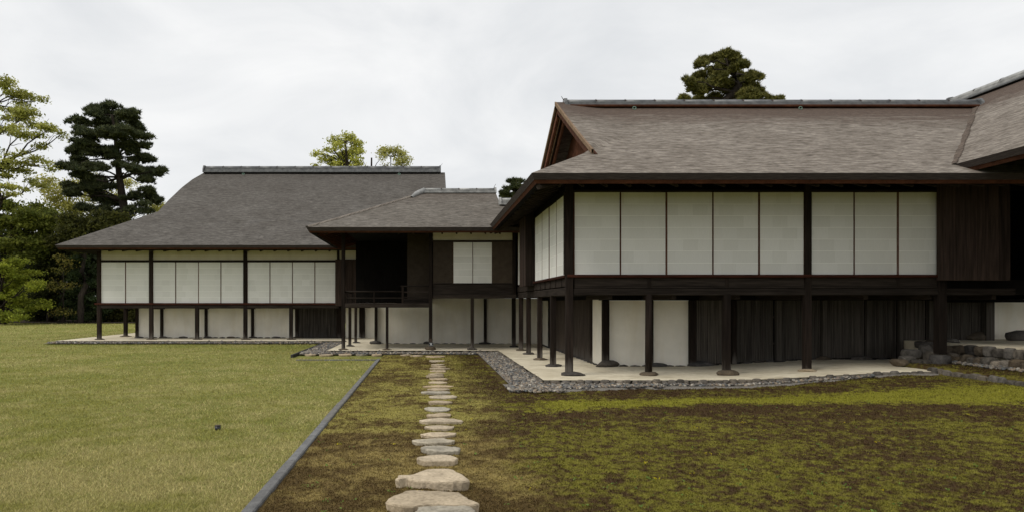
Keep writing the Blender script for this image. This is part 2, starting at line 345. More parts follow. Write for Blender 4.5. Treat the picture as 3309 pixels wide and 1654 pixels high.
# rocks: shared meshes, scaled copies
ROCKS = {}
def rockmesh(kind, mat):
    k = (kind, mat)
    if k not in ROCKS:
        lst = []
        for s in range(9):
            bm = bmesh.new(); bmesh.ops.create_icosphere(bm, subdivisions=2 if kind != 'small' else 1, radius=1.0)
            rr = random.Random(s * 31 + len(ROCKS)); cuts = [(Vector((rr.uniform(-1, 1), rr.uniform(-1, 1), rr.uniform(-0.6, 1))).normalized(), rr.uniform(0.62, 0.85)) for _ in range(5)]
            if kind == 'flat': cuts += [(Vector((0, 0, 1)), 0.6)]
            if kind == 'block': cuts += [(Vector((0, -1, 0)), 0.72), (Vector((0, 0, 1)), 0.72), (Vector((1, 0, 0)), 0.8), (Vector((-1, 0, 0)), 0.8)]
            for v in bm.verts:
                for n_, d_ in cuts:
                    h = v.co.dot(n_)
                    if h > d_: v.co -= n_ * (h - d_) * 0.9
                v.co *= 1 + rr.uniform(-0.06, 0.06)
            if kind in ('block', 'flat'):
                for v in bm.verts: v.co = Vector([math.copysign(min(abs(c_), 1.0) ** 0.74, c_) * 0.95 for c_ in v.co])
            me = bpy.data.meshes.new('rock'); bm.to_mesh(me); bm.free(); me.materials.append(MATS[mat])
            me.polygons.foreach_set('use_smooth', [kind != 'block'] * len(me.polygons)); lst.append(me)
        ROCKS[k] = lst
    return ROCKS[k]
def rock(name, x, y, z, sx, sy, sz, parent=None, kind='small', mat='kerb_stone', rot=None):
    """z = base height; half sizes sx, sy, full height sz"""
    o = bpy.data.objects.new(name, random.choice(rockmesh(kind, mat))); link(o, parent, (x, y, z + sz / 2 * 0.8))
    o.scale = (sx, sy, sz / 2); o.rotation_euler = (0, 0, random.uniform(0, 6.28) if rot is None else rot); return o

# ------------------------------------------------------------------ ground
lawn = None
def sheet(name, pts, z, mat, kind='structure', label=None, cat=None, thick=0.0):
    V = [(x, y, z) for x, y in pts]; n = len(V); Fc = [tuple(range(n))]
    if thick:
        V += [(x, y, z - thick) for x, y in pts]; Fc += [(i, i + n, (i + 1) % n + n, (i + 1) % n) for i in range(n)]
    o = pymesh(name, V, Fc, mat); tag(o, label, cat, kind=kind); return o
ys = np.concatenate([np.linspace(-400, 3, 30), np.geomspace(4, 700, 60)]); xs = np.concatenate([-np.geomspace(700, 6, 30), np.linspace(-5, 5, 11), np.geomspace(6, 700, 30)])
P = np.zeros((len(ys), len(xs), 3)); P[..., 0] = xs[None, :]; P[..., 1] = ys[:, None]; P[..., 2] = -0.02
tag(grid('lawn', P, 'turf', None), 'mown olive green lawn stretching to the trees', 'lawn', kind='structure')

def moss_tint(x, y):
    """green / red-brown moss pattern on the ground"""
    n1 = fbm(x / 1.7, y / 1.3, 3, 4); n2 = fbm(x / 0.42, y / 0.34, 9, 4); n3 = fbm(x / 0.10, y / 0.09, 21, 2); n4 = vn(x / 0.035, y / 0.035, 33)
    wob = (fbm(x / 0.8, y / 0.8, 55, 3) - 0.5) * 0.9 + (n3 - 0.5) * 0.28
    lo = 9.6 + 0.28 * np.clip(x, 0, 4.5) - 0.30 * np.clip(x - 6.0, 0, 4); hi = 10.75 + 0.17 * np.clip(x, 0, 6) - 0.05 * np.clip(x - 7, 0, 4)
    dz = 0.5 * (n3 - 0.5) + 0.45 * (n4 - 0.5)
    stripe = ss(-0.22, 0.22, y - lo + wob * 0.6 + dz) * ss(-0.22, 0.22, hi - y + wob * 0.5 + dz) * ss(0.6, 2.0, x + wob + dz) * (x < 9.95)
    right = ss(0.5, 1.3, x + wob * 0.8)
    gm = 0.30 + 0.85 * (n1 - 0.5) + 0.5 * (n2 - 0.5) - 0.34 * ss(2.2, 0.2, lo - y) * (y < lo) + 0.02 * ss(8.5, 5.5, y) + 0.12 * ss(4.0, 8.0, x) * ss(10, 6, y)
    gm = np.where(y > hi, 0.10 + 1.1 * (n2 - 0.5) + 0.6 * (n1 - 0.5), gm)
    g = ss(-0.06, 0.78, gm + 0.02 + 1.1 * (n3 - 0.5) + 0.95 * (n4 - 0.5))
    g = np.maximum(g, stripe * ss(0.05, 0.4, n3 * 0.6 + n2 * 0.4))
    br = np.array([0.062, 0.038, 0.018]); gr = np.array([0.165, 0.152, 0.026]); st = np.array([0.205, 0.195, 0.026])
    grn = gr[None] * (1 - stripe[:, None]) + st[None] * stripe[:, None]
    cr_ = br[None] * (1 - g[:, None]) + grn * g[:, None]
    gl = ss(0.10, 0.80, 0.52 + 1.3 * (n2 - 0.5) + 0.8 * (n1 - 0.5) + 0.7 * (n3 - 0.5) + 0.4 * (n4 - 0.5) - 0.16 * ss(9.5, 7.2, y + wob))
    a0 = np.array([0.095, 0.064, 0.024]); a1 = np.array([0.27, 0.235, 0.066]); a2 = np.array([0.245, 0.187, 0.066]); low = ss(9.0, 7.6, y + wob)[:, None]
    al = a1[None] * (1 - low) + a2[None] * low
    cl = a0[None] * (1 - gl[:, None]) + al * gl[:, None]
    return cl * (1 - right[:, None]) + cr_ * right[:, None]
def moss_h(x, y):
    return gz(x, y) + 0.030 * fbm(x / 0.13, y / 0.13, 71, 3) + 0.02 * fbm(x / 0.9, y / 0.9, 75, 2) - 0.020
def moss_z(x, y): return moss_h(x, y) + 0.11 * ss(10.05, 10.2, x) * ss(8, 11, y)
rows = np.exp(np.arange(math.log(3.6), math.log(21.35), 0.0042)); cols = np.arange(-1.31, 11.55, 0.028)
gx, gy = np.meshgrid(cols, rows); fx, fy = gx.ravel(), gy.ravel()
V = np.stack([fx, fy, moss_z(fx, fy)], 1)
nr, nc = len(rows), len(cols); idx = np.arange(nr * nc).reshape(nr, nc)
q = np.stack([idx[:-1, :-1], idx[:-1, 1:], idx[1:, 1:], idx[1:, :-1]], -1).reshape(-1, 4)
cx = fx[q].mean(1); cy = fy[q].mean(1)
yb_f = lambda x: 12.85 + 0.4 * ss(3.5, 8.0, x)
keep = ~((cx > 1.75) & (cx < 9.9) & (cy > yb_f(cx))) & ~((cx > 9.0) & (cy > 14.6))
tag(npmesh('moss', V, 4, 'moss_bed', None, moss_tint(fx, fy), True, q[keep]), 'red-brown and yellow-green moss ground', 'moss', kind='structure')
def screen_scatter(n, x0, x1, y0, y1):
    """ground points, about evenly dense in the picture"""
    u = RNG.random(n); y = 1 / (1 / y0 + u * (1 / y1 - 1 / y0))
    lo = np.maximum(x0, -0.80 * y - 2.5); hi = np.minimum(x1, 1.0 * y + 1.5); x = lo + RNG.random(n) * (hi - lo)
    ok = hi > lo; return x[ok], y[ok]
def blades(x, y, z, h, w, lean):
    n = len(x); a = RNG.random(n) * 6.283; b_ = RNG.random(n) * 6.283; l = lean * RNG.random(n) * h
    V = np.zeros((n, 3, 3)); dx, dy = np.cos(a) * w, np.sin(a) * w
    V[:, 0] = np.stack([x - dx, y - dy, z], 1); V[:, 1] = np.stack([x + dx, y + dy, z], 1); V[:, 2] = np.stack([x + np.cos(b_) * l, y + np.sin(b_) * l, z + h], 1); return V
x, y = screen_scatter(380000, -1.28, 11.4, 4.6, 20.9)
ok = ~((x > 1.6) & (x < 9.95) & (y > yb_f(x) - 0.02)) & ~((x > 1.5) & (x < 2.6) & (y > 12.2)) & ~((x > 9.0) & (y > 14.4)) & ~((y > 12.9) & (x > 9.5) & (x < 10.2))
x, y = x[ok], y[ok]
cc = moss_tint(x, y) * (0.45 + 1.2 * RNG.random((len(x), 1)))
hh = (0.006 + 0.014 * RNG.random(len(x))) * (0.6 + y / 14); ww = (0.0022 + 0.003 * RNG.random(len(x))) * (0.5 + y / 7)
tag(npmesh('moss_tufts', blades(x, y, moss_z(x, y) - 0.003, hh, ww, 1.3), 3, 'moss_tuft', None, np.repeat(cc, 3, 0)), 'fine upright moss tufts covering the garden ground', 'moss', kind='stuff')
x, y = screen_scatter(480000, -48, -1.43, 3.6, 60)
ok = ~((y > 20.3) & (x > -4.05)) & ~((y > 27.2) & (x > -15.05))
x, y = x[ok], y[ok]; n1 = fbm(x / 1.6, y / 1.6, 5, 4); n2 = fbm(x / 0.3, y / 0.3, 8, 3); dry = ss(0.35, 0.68, 0.5 * n1 + 0.5 * n2 + 0.10 * ss(12, 5, y) + 0.22 * (RNG.random(len(x)) - 0.5))[:, None]
cc = (np.array([[0.305, 0.295, 0.073]]) * (1 - dry) + np.array([[0.50, 0.435, 0.195]]) * dry) * (0.55 + 0.8 * RNG.random((len(x), 1)))
hh = (0.010 + 0.026 * RNG.random(len(x))) * (0.8 + y / 30); ww = (0.0017 + 0.0020 * RNG.random(len(x))) * (0.4 + y / 6)
tag(npmesh('grass', blades(x, y, -0.024 + 0 * x, hh, ww, 1.5), 3, 'grass_blade', None, np.repeat(cc, 3, 0)), 'short dry-tipped grass of the lawn', 'grass', kind='stuff')

x, y = screen_scatter(260, -1.2, 9, 4.8, 11.5); pts = []; cw = []
for xx, yy in zip(x, y):
    m_ = int(3 + RNG.integers(0, 5)); pet = RNG.random() < 0.12; pts.append(np.stack([xx + RNG.normal(size=m_) * 0.02, yy + RNG.normal(size=m_) * 0.02, 0 * np.zeros(m_) + float(moss_z(np.array([xx]), np.array([yy]))[0]) + 0.012 + RNG.random(m_) * 0.012], 1))
    cw.append(np.tile([[0.5, 0.42, 0.02]] if pet else [[0.16, 0.25, 0.05]], (m_, 1)) * (0.7 + 0.6 * RNG.random((m_, 1))))
pts = np.concatenate(pts); cw = np.concatenate(cw); nr_ = RNG.normal(size=(len(pts), 3)); nr_[:, 2] += 1.5; nr_ /= np.linalg.norm(nr_, axis=1, keepdims=True)
aa = np.cross(nr_, RNG.normal(size=(len(pts), 3))); aa /= np.linalg.norm(aa, axis=1, keepdims=True); bb = np.cross(nr_, aa); sz = (0.007 + 0.009 * RNG.random((len(pts), 1)))
tag(npmesh('weeds', np.stack([pts + aa * sz, pts + bb * sz * .5, pts - aa * sz, pts - bb * sz * .5], 1), 4, 'leaf', None, np.repeat(cw, 4, 0)), 'tiny weeds and fallen yellow petals in the moss', 'weeds', kind='stuff')
# aprons of beaten earth under the eaves (raised 0.1 m, the near one rising a little to the right)
def apron(name, x0, x1, y0, y1, label, fn=lambda x, y: 0.1 + 0 * x, nx=30, ny=14):
    P = np.zeros((ny, nx, 3)); P[..., 0] = np.linspace(x0, x1, nx)[None]; P[..., 1] = np.linspace(y0, y1, ny)[:, None]
    P[..., 2] = fn(P[..., 0], P[..., 1]) + 0.008 * (fbm(P[..., 0] * 1.3, P[..., 1] * 1.3, 40, 2) - 0.5)
    top = P.reshape(-1, 3); return tag(grid(name, P, 'apron_earth', None), label, 'apron', kind='structure')
apron('earth_apron', 2.3, 11.6, 13.38, 25.9, 'pale beaten earth apron under the near house', lambda x, y: 0.1 + gz(x, y) * 0.75, 60, 60)
apron('earth_apron', -3.17, 2.295, 21.8, 34, 'pale beaten earth apron under the connecting house')
apron('earth_apron', -14.95, -3.175, 27.45, 40, 'pale beaten earth apron under the far house')
# gravel drip beds
def pebbles(name, regions, size, dens, label, zf=0.03):
    xs_, ys_ = [], []
    for (x0, x1, y0, y1) in regions:
        n = int((x1 - x0) * (y1 - y0) * dens); xs_.append(x0 + RNG.random(n) * (x1 - x0)); ys_.append(y0 + RNG.random(n) * (y1 - y0))
    x = np.concatenate(xs_); y = np.concatenate(ys_); n = len(x)
    bm = bmesh.new(); bmesh.ops.create_icosphere(bm, subdivisions=1, radius=1); bv = np.array([v.co[:] for v in bm.verts]); bf = np.array([[v.index for v in f.verts] for f in bm.faces]); bm.free()
    s = size * (0.55 + 0.9 * RNG.random(n) ** 1.6); sx, sy, sz = s * (0.8 + 0.5 * RNG.random(n)), s * (0.6 + 0.4 * RNG.random(n)), s * (0.4 + 0.3 * RNG.random(n))
    a = RNG.random(n) * 6.283; V = bv[None] * np.stack([sx, sy, sz], 1)[:, None]
    til = (RNG.random(n) - 0.5) * 0.9; zz = V[..., 2] + V[..., 0] * np.sin(til)[:, None]
    V = np.stack([V[..., 0] * np.cos(a)[:, None] - V[..., 1] * np.sin(a)[:, None] + x[:, None], V[..., 0] * np.sin(a)[:, None] + V[..., 1] * np.cos(a)[:, None] + y[:, None], zz + (zf + gz(x, y) + RNG.random(n) * 0.025)[:, None]], -1)
    pal = 1.12 * np.array([1.04, 1.0, 0.93]) * np.array([[0.13, 0.125, 0.12], [0.19, 0.18, 0.165], [0.085, 0.085, 0.088], [0.24, 0.20, 0.155], [0.16, 0.135, 0.115], [0.30, 0.285, 0.26], [0.11, 0.12, 0.13]])
    cc = pal[RNG.integers(0, len(pal), n)] * (0.7 + 0.55 * RNG.random((n, 1)))
    nv = len(bv); fc = (bf[None] + (np.arange(n) * nv)[:, None, None]).reshape(-1, 3)
    return tag(npmesh(name, V.reshape(-1, 3), 3, 'pebble', None, np.repeat(cc, nv, 0), True, fc), label, 'gravel', kind='stuff')
pebbles('gravel', [(1.66, 2.26, 12.75, 21.75), (1.5, 2.5, 12.15, 12.8), (2.2, 4.5, 12.78, 13.22), (4.5, 6.3, 13.02, 13.24), (6.3, 8.6, 13.12, 13.26), (2.4, 3.1, 12.55, 12.8)], 0.034, 620, 'grey river pebbles in the drip bed along the near house')
pebbles('gravel', [(-3.95, 1.7, 21.25, 21.68), (-3.95, -3.22, 21.6, 27.2)], 0.040, 480, 'grey river pebbles in the drip bed round the connecting house')
pebbles('gravel', [(-14.9, -3.9, 27.1, 27.35), (-15.15, -15.0, 27.2, 38)], 0.045, 330, 'thin strip of grey pebbles in front of the far house')
pebbles('gravel', [(10.95, 11.3, 11.2, 14.6)], 0.036, 500, 'small pebbles at the foot of the terrace rocks', 0.13)
for nm, (x0, x1, y0, y1), z in (('gravel_bed', (1.62, 2.30, 12.7, 21.8), 0.03), ('gravel_bed', (1.5, 9.9, 12.3, 13.38), 0.024), ('gravel_bed', (-3.97, 1.615, 21.2, 21.8), 0.03), ('gravel_bed', (-3.97, -3.17, 21.81, 27.4), 0.03), ('gravel_bed', (-15.2, -3.98, 27.05, 27.5), 0.02)):
    P = np.zeros((8, 30, 3)); P[..., 0] = np.linspace(x0, x1, 30)[None]; P[..., 1] = np.linspace(y0, y1, 8)[:, None]; P[..., 2] = z + gz(P[..., 0], P[..., 1])
    if y0 == 12.3:
        P[0, :, 1] = 12.3 + 0.45 * ss(2.6, 4.0, P[0, :, 0]) + 0.4 * ss(4, 9, P[0, :, 0]) + 0.06 * np.sin(P[0, :, 0] * 7); 
        for i in range(1, 8): P[i, :, 1] = P[0, :, 1] + (13.38 - P[0, :, 1]) * i / 7
        P[..., 2] = z + gz(P[..., 0], P[..., 1]); P[0, :, 2] -= 0.04
    tag(grid(nm, P, 'grit', None), kind='structure')
# kerbs of natural stones
def kerb(label, x0, y0, x1, y1, step, h, dep, zf, name='stone_kerb', kind='small', group='natural stone kerbs'):
    k = thing(name, label, 'kerb', ((x0 + x1) / 2, (y0 + y1) / 2, 0), group); L_ = math.hypot(x1 - x0, y1 - y0); s = 0.0; an = math.atan2(y1 - y0, x1 - x0)
    while s < L_:
        w = step * random.uniform(0.65, 1.45); c = min(s + w / 2, L_); x = x0 + (x1 - x0) * c / L_; y = y0 + (y1 - y0) * c / L_
        hh = h * random.uniform(0.8, 1.15)
        rock('stone', x + random.uniform(-.01, .01), y + random.uniform(-.015, .015), zf(x, y), w / 2 * 1.12, dep * random.uniform(0.85, 1.2), hh, k, kind, 'kerb_stone', an + random.uniform(-.12, .12)); s += w
kz = lambda x, y: float(gz(x, y)) * 0.8 - 0.005
kerb('row of rounded kerb stones edging the near apron towards the moss', 2.28, 13.30, 9.95, 13.36, 0.15, 0.16, 0.065, kz, kind='flat')
kerb('row of kerb stones between pebbles and the near side apron', 2.28, 13.45, 2.28, 21.7, 0.19, 0.125, 0.055, lambda x, y: 0.0)
kerb('row of kerb stones before the connecting house apron', -3.18, 21.76, 2.2, 21.76, 0.19, 0.125, 0.055, lambda x, y: 0.0)
kerb('row of kerb stones down the left of the connecting house apron', -3.18, 21.9, -3.18, 27.3, 0.2, 0.12, 0.05, lambda x, y: 0.0)
kerb('long row of kerb stones before the far house apron', -14.9, 27.42, -3.2, 27.42, 0.24, 0.13, 0.06, lambda x, y: 0.0)
kerb('row of kerb stones down the outer end of the far house apron', -14.97, 27.6, -14.97, 36, 0.25, 0.12, 0.05, lambda x, y: 0.0)
kerb('low row of blocky stones holding up the raised moss strip', 10.03, 13.6, 9.98, 9.6, 0.19, 0.2, 0.075, lambda x, y: float(gz(x, y)) - 0.055, kind='block')
# cut granite lawn edgings
e = thing('stone_edging', 'long cut granite edging between lawn and moss', 'edging', (-1.35, 12, 0))
ye = 3.2
while ye < 19.35:
    l = random.uniform(1.5, 2.3); y1 = min(ye + l, 19.4); box('edging_block', -1.40 + random.uniform(-.004, .004), -1.30, ye, y1 - 0.006, -0.06, 0.035 + random.uniform(-.004, .004), 'granite', e, 0.01); ye = y1
e = thing('stone_edging', 'dark narrow edging between lawn and pebble bed', 'edging', (-4.0, 24, 0))
for k in range(4): box('edging_block', -4.05, -3.985, 20.4 + 1.7 * k, 22.09 + 1.7 * k, -0.06, 0.075, 'dark_granite', e, 0.008)
e = thing('stone_edging', 'thin half-buried edging flush with the lawn end', 'edging', (-2.6, 19.5, 0))
for k in range(3): box('edging_block', -3.7 + 0.78 * k, -2.94 + 0.78 * k, 19.40, 19.46, -0.06, 0.012, 'granite', e, 0.006)

# ------------------------------------------------------------------ stepping stones
def slab(name, cx, cy, rx, ry, h, seed, mat, label, group, base=0.0, outline=None):
    rr = np.random.default_rng(seed); n = 26; a = np.linspace(0, 2 * np.pi, n, endpoint=False)
    if outline is None:
        m_ = int(rr.integers(7, 10)); va = np.sort((np.arange(m_) + 0.75 * rr.random(m_)) / m_ * 2 * np.pi); vr = 0.80 + 0.28 * rr.random(m_)
        ox_ = np.cos(va) * vr; oy_ = np.sin(va) * vr
    else: ox_ = np.array([p[0] for p in outline]); oy_ = np.array([p[1] for p in outline]); n = 44
    m_ = len(ox_); tt = np.arange(n) / n * m_; k0 = tt.astype(int) % m_; k1 = (k0 + 1) % m_; fr = tt - np.floor(tt)
    ux = ox_[k0] * (1 - fr) + ox_[k1] * fr; uy = oy_[k0] * (1 - fr) + oy_[k1] * fr
    ux = 2 * (ux - ux.min()) / (ux.max() - ux.min()) - 1; uy = 2 * (uy - uy.min()) / (uy.max() - uy.min()) - 1
    ux = 0.2 * np.roll(ux, 1) + 0.6 * ux + 0.2 * np.roll(ux, -1); uy = 0.2 * np.roll(uy, 1) + 0.6 * uy + 0.2 * np.roll(uy, -1)
    wn_ = 0.035 * (rr.random(n) - 0.5); ux = ux * (1 + wn_); uy = uy * (1 + wn_)
    V = []; Fc = []
    rings = [(0.25, 1.0), (0.5, 1.0), (0.76, 1.0), (0.93, 0.985), (0.98, 0.94), (1.0, 0.80), (0.985, 0.35), (0.945, -0.5)]
    for (f, zz) in rings:
        for k in range(n):
            x_ = cx + ux[k] * rx * f; y_ = cy + uy[k] * ry * f
            top = h * zz + (0.022 * (fbm(np.array([x_ * 4]), np.array([y_ * 4]), seed, 3)[0] - 0.5) + 0.010 * (vn(np.array([x_ * 22]), np.array([y_ * 22]), seed)[0] - 0.5)) * (1 if f < 0.99 else 0.5)
            jit = 1 + 0.07 * (vn(np.array([k * 1.7]), np.array([f * 9.0]), seed)[0] - 0.5) * (f > 0.8)
            V.append((cx + (x_ - cx) * jit, cy + (y_ - cy) * jit, base + top))
    V.append((cx, cy, base + h)); c_ = len(V) - 1
    for r_ in range(len(rings) - 1):
        for k in range(n): j = (k + 1) % n; Fc.append((r_ * n + k, (r_ + 1) * n + k, (r_ + 1) * n + j, r_ * n + j))
    Fc += [(c_, k, (k + 1) % n) for k in range(n)]
    o = pymesh(name, V, Fc, mat, None, True); o.data.polygons.foreach_set('use_smooth', [not (4 * n <= i_ < 7 * n) for i_ in range(len(o.data.polygons))]); return tag(o, label, 'stepping stone', group)
ORD = 'first second third fourth fifth sixth seventh eighth ninth tenth eleventh twelfth thirteenth fourteenth fifteenth sixteenth seventeenth eighteenth nineteenth twentieth twenty-first twenty-second twenty-third twenty-fourth twenty-fifth twenty-sixth'.split()
ST = [(870, 1022, 112, 132), (895, 1020, 146, 164), (915, 1018, 176, 190), (910, 1030, 191, 205), (900, 1062, 205, 222), (900, 1025, 222, 243), (888, 1010, 246, 261), (875, 1012, 262, 276), (900, 1040, 279, 303), (893, 1035, 303, 332), (843, 1090, 335, 357), (880, 1060, 357, 382), (832, 1062, 381, 407), (890, 1115, 409, 446), (888, 1080, 450, 486), (858, 1063, 498, 542), (876, 1067, 546, 582), (815, 1150, 586, 630), (863, 1090, 632, 676), (828, 1112, 686, 738), (762, 1105, 732, 795), (830, 1133, 785, 867), (800, 1113, 857, 948), (645, 1205, 958, 1088), (563, 1290, 1120, 1270), (785, 1250, 1234, 1330)]
OUT = {23: [(648, 1040), (665, 1008), (770, 1002), (880, 960), (1055, 958), (1155, 1005), (1203, 1045), (1080, 1058), (900, 1050), (790, 1045), (735, 1030)],
       24: [(575, 1205), (600, 1165), (720, 1122), (900, 1118), (1130, 1125), (1180, 1175), (1290, 1215), (1200, 1232), (900, 1225), (740, 1240), (640, 1222)],
       25: [(790, 1275), (830, 1240), (1000, 1234), (1190, 1240), (1250, 1265), (1240, 1330), (1000, 1350), (800, 1330)]}
for i, (a0, a1, b0, b1) in enumerate(ST):
    k = 0.4302; h = 0.032 + 0.014 * ((i * 37) % 5) / 4 + (0.018 if i > 19 else 0) + (0.035 if i in (23, 24, 25) else 0)
    xa, ya = G(1000 + a0 * k, 1100 + b1 * k); xb, yb = G(1000 + a1 * k, 1100 + b0 * k, h * 0.9)
    yc = (ya + yb) / 2; xl = X(1000 + a0 * k, yc); xr = X(1000 + a1 * k, yc); ry = max((yb - ya) / 2 * 0.98, 0.13)
    w = 'broad ' if (xr - xl) > 0.55 else ''; ol = None
    if i in OUT:
        h = 0.085; ol = [G(1000 + p_[0] * k, 1100 + p_[1] * k, h) for p_ in OUT[i]][::-1]
        xl, xr = min(p_[0] for p_ in ol), max(p_[0] for p_ in ol); ya, yb = min(p_[1] for p_ in ol), max(p_[1] for p_ in ol); yc = (ya + yb) / 2; ry = (yb - ya) / 2
    g_ = i in (12, 15, 20, 21, 25)
    slab('stepping_stone', (xl + xr) / 2, yc, (xr - xl) / 2, ry, h, 100 + i, 'grey_pale_stone' if g_ else 'pale_stone', '%s%s stepping stone, %s along the moss path counted from the veranda' % (w, 'greyish' if g_ else 'pale tan', ORD[i]), 'stepping stones of the moss path', outline=ol)
ROW = [(355, 525, 262, 292), (560, 760, 274, 297), (828, 1020, 268, 293), (1058, 1255, 265, 288), (1293, 1438, 268, 297), (1682, 1850, 279, 300), (1815, 2005, 285, 312)]
for i, (a0, a1, b0, b1) in enumerate(ROW):
    k = 600 / 2576; xa, ya = G(900 + a0 * k, 1080 + b1 * k, 0.0); ya -= 0.05; yc = ya + 0.21; xl = X(900 + a0 * k, yc); xr = X(900 + a1 * k, yc)
    slab('stepping_stone', (xl + xr) / 2, yc, (xr - xl) / 2, 0.2, 0.035, 200 + i, 'pale_stone' if i != 3 else 'grey_pale_stone', 'flat stepping stone along the pebble bed, %s from the dark edging' % ORD[i], 'stepping stones along the pebble bed')

# ------------------------------------------------------------------ house building helpers
def shoji(parent, axis, u0, u1, face, z0, z1, rows=7, stile=0.012, deep=0.02):
    """paper screen; axis 'x' faces -Y with its face at y=face, axis 'y' faces -X with its face at x=face"""
    def bx(nm, a0, a1, d0, d1, c0, c1, mat, par, bev=0.0):
        return box(nm, a0, a1, face + d0, face + d1, c0, c1, mat, par, bev) if axis == 'x' else box(nm, face + d0, face + d1, a0, a1, c0, c1, mat, par, bev)
    s = bx('shoji', u0, u1, 0.006, deep + 0.006, z0, z1, 'paper_lap', parent)
    bx('frame_stile', u0, u0 + stile, -0.004, 0.0055, z0, z1, 'stile_red', s); bx('frame_stile', u1 - stile * 0.5, u1, -0.004, 0.0055, z0, z1, 'stile_red', s)
    hr = (z1 - z0) / rows
    for r_ in range(rows):
        bx('paper_strip', u0 + stile + 0.001, u1 - stile * 0.5 - 0.001, 0.002 + 0.0006 * (r_ % 2), 0.0055, z0 + r_ * hr + 0.005, z0 + (r_ + 1) * hr - 0.005, 'paper', s)
    return s
def eave(parent, pts_fn, levels, rail=None):
    """levels: (offset inwards, z); pts_fn(offset) -> plan polyline; one strip mesh per pair of levels"""
    out = []
    for (d0, z0), (d1, z1), (nm, mat) in levels:
        A = pts_fn(d0); B = pts_fn(d1); V = []; Fc = []
        for (a, b_) in zip(A, B): V += [(a[0], a[1], z0), (b_[0], b_[1], z1)]
        for i in range(len(A) - 1): Fc.append((2 * i, 2 * i + 1, 2 * i + 3, 2 * i + 2))
        out.append(pymesh(nm, V, Fc, mat, parent))
    return out
def Lpts(XL, YB, YE, XR):
    return lambda d: [(XL + d, YB), (XL + d, YE + d), (XR, YE + d)]
def ridge(parent, x0, x1, y, z, h, rad, step, mats=('tile', 'tile'), axis='x', width=0.34, ends=(True, True), flange=False):
    """stacked flat tiles with round cover tiles and tie wires"""
    A = Vector((x0, y, 0)) if axis == 'x' else Vector((y, x0, 0)); u = Vector((1, 0, 0)) if axis == 'x' else Vector((0, 1, 0)); Ln = abs(x1 - x0)
    r = box('ridge', *( (x0, x1, y - width / 2, y + width / 2) if axis == 'x' else (y - width / 2, y + width / 2, x0, x1)), z - 0.035, z + 0.012, mats[1], parent); box('ridge_core', *((x0 + .02, x1 - .02, y - width * 0.36, y + width * 0.36) if axis == 'x' else (y - width * 0.36, y + width * 0.36, x0 + .02, x1 - .02)), z - 0.2, z - 0.036, 'shade_timber', r)
    nlay = 3; hl = (h - rad) / nlay
    for k in range(nlay):
        w = width / 2 - 0.02 - 0.02 * k - (0.01 if k % 2 else 0)
        box('flat_tile_course', *((x0 + .01, x1 - .01, y - w, y + w) if axis == 'x' else (y - w, y + w, x0 + .01, x1 - .01)), z + 0.013 + k * hl, z + 0.013 + (k + 1) * hl - 0.006, mats[0], r, 0.003)
    n = max(1, round(Ln / step)); zt = z + 0.013 + nlay * hl; seg = 8
    for i in range(n):
        V = []; Fc = []; ta = i * Ln / n + 0.004; tb = (i + 1) * Ln / n - 0.004
        for tt in (ta, tb):
            for k in range(seg + 1):
                an = math.pi * k / seg; c = A + u * tt; o_ = math.cos(an) * rad * 1.15
                V.append((c.x + (0 if axis == 'x' else o_), c.y + (o_ if axis == 'x' else 0), zt + math.sin(an) * rad))
        for k in range(seg): Fc.append((k, k + 1, seg + 2 + k, seg + 1 + k))
        Fc += [tuple(range(seg + 1))[::-1], tuple(range(seg + 1, 2 * seg + 2))]
        o = pymesh('cover_tile', V, Fc, mats[0], r); o.data.polygons.foreach_set('use_smooth', [True] * seg + [False, False])
        if i:
            V = []; Fc = []; c = A + u * (i * Ln / n)
            pr = [(-width / 2 + 0.03, z + 0.02)] + [(math.cos(math.pi * (1 - k / seg)) * rad * 1.25, zt + math.sin(math.pi * k / seg) * rad * 1.1) for k in range(seg + 1)] + [(width / 2 - 0.03, z + 0.02)]
            for off in (-0.014, 0.014):
                for (a_, zz) in pr: V.append((c.x + off, c.y + a_, zz) if axis == 'x' else (c.x + a_, c.y + off, zz))
            m_ = len(pr)
            for k in range(m_ - 1): Fc.append((k, k + 1, m_ + k + 1, m_ + k))
            pymesh('tie_wire', V, Fc, 'wire', r)
    for e_, xx, sg in ((ends[0], x0, -1), (ends[1], x1, 1)):
        if e_:
            w = width / 2 + 0.02; pr = [(-w, z - 0.03), (w, z - 0.03), (w * 0.9, z + h * 0.5), (w * 0.55, z + h + 0.02), (0, z + h + 0.045), (-w * 0.55, z + h + 0.02), (-w * 0.9, z + h * 0.5)]; V = []
            for off in (0.0, sg * 0.07):
                for (a_, zz) in pr: V.append((xx + off, y + a_, zz) if axis == 'x' else (y + a_, xx + off, zz))
            m_ = len(pr); Fc = [tuple(range(m_)), tuple(range(m_, 2 * m_))[::-1]] + [(k, (k + 1) % m_, m_ + (k + 1) % m_, m_ + k) for k in range(m_)]
            pymesh('end_tile', V, Fc, mats[1], r)
    return r
def front_slope(name, parent, mat, rows_, nu=70, bumpf=None):
    """rows_: (Y, Z, XL, XR) from eave to ridge; facing -Y"""
    P = []; U = []; v = 0; pv = None
    for (Y, Zz, xl, xr) in rows_:
        if pv: v += math.hypot(Y - pv[0], Zz - pv[1])
        pv = (Y, Zz); xs_ = np.linspace(xl, xr, nu); zz = np.full(nu, Zz)
        if bumpf is not None: zz = zz + bumpf(xs_, Y)
        P.append(np.stack([xs_, np.full(nu, Y), zz], 1)); U.append(np.stack([xs_, np.full(nu, v)], 1))
    return grid(name, P, mat, parent, U)
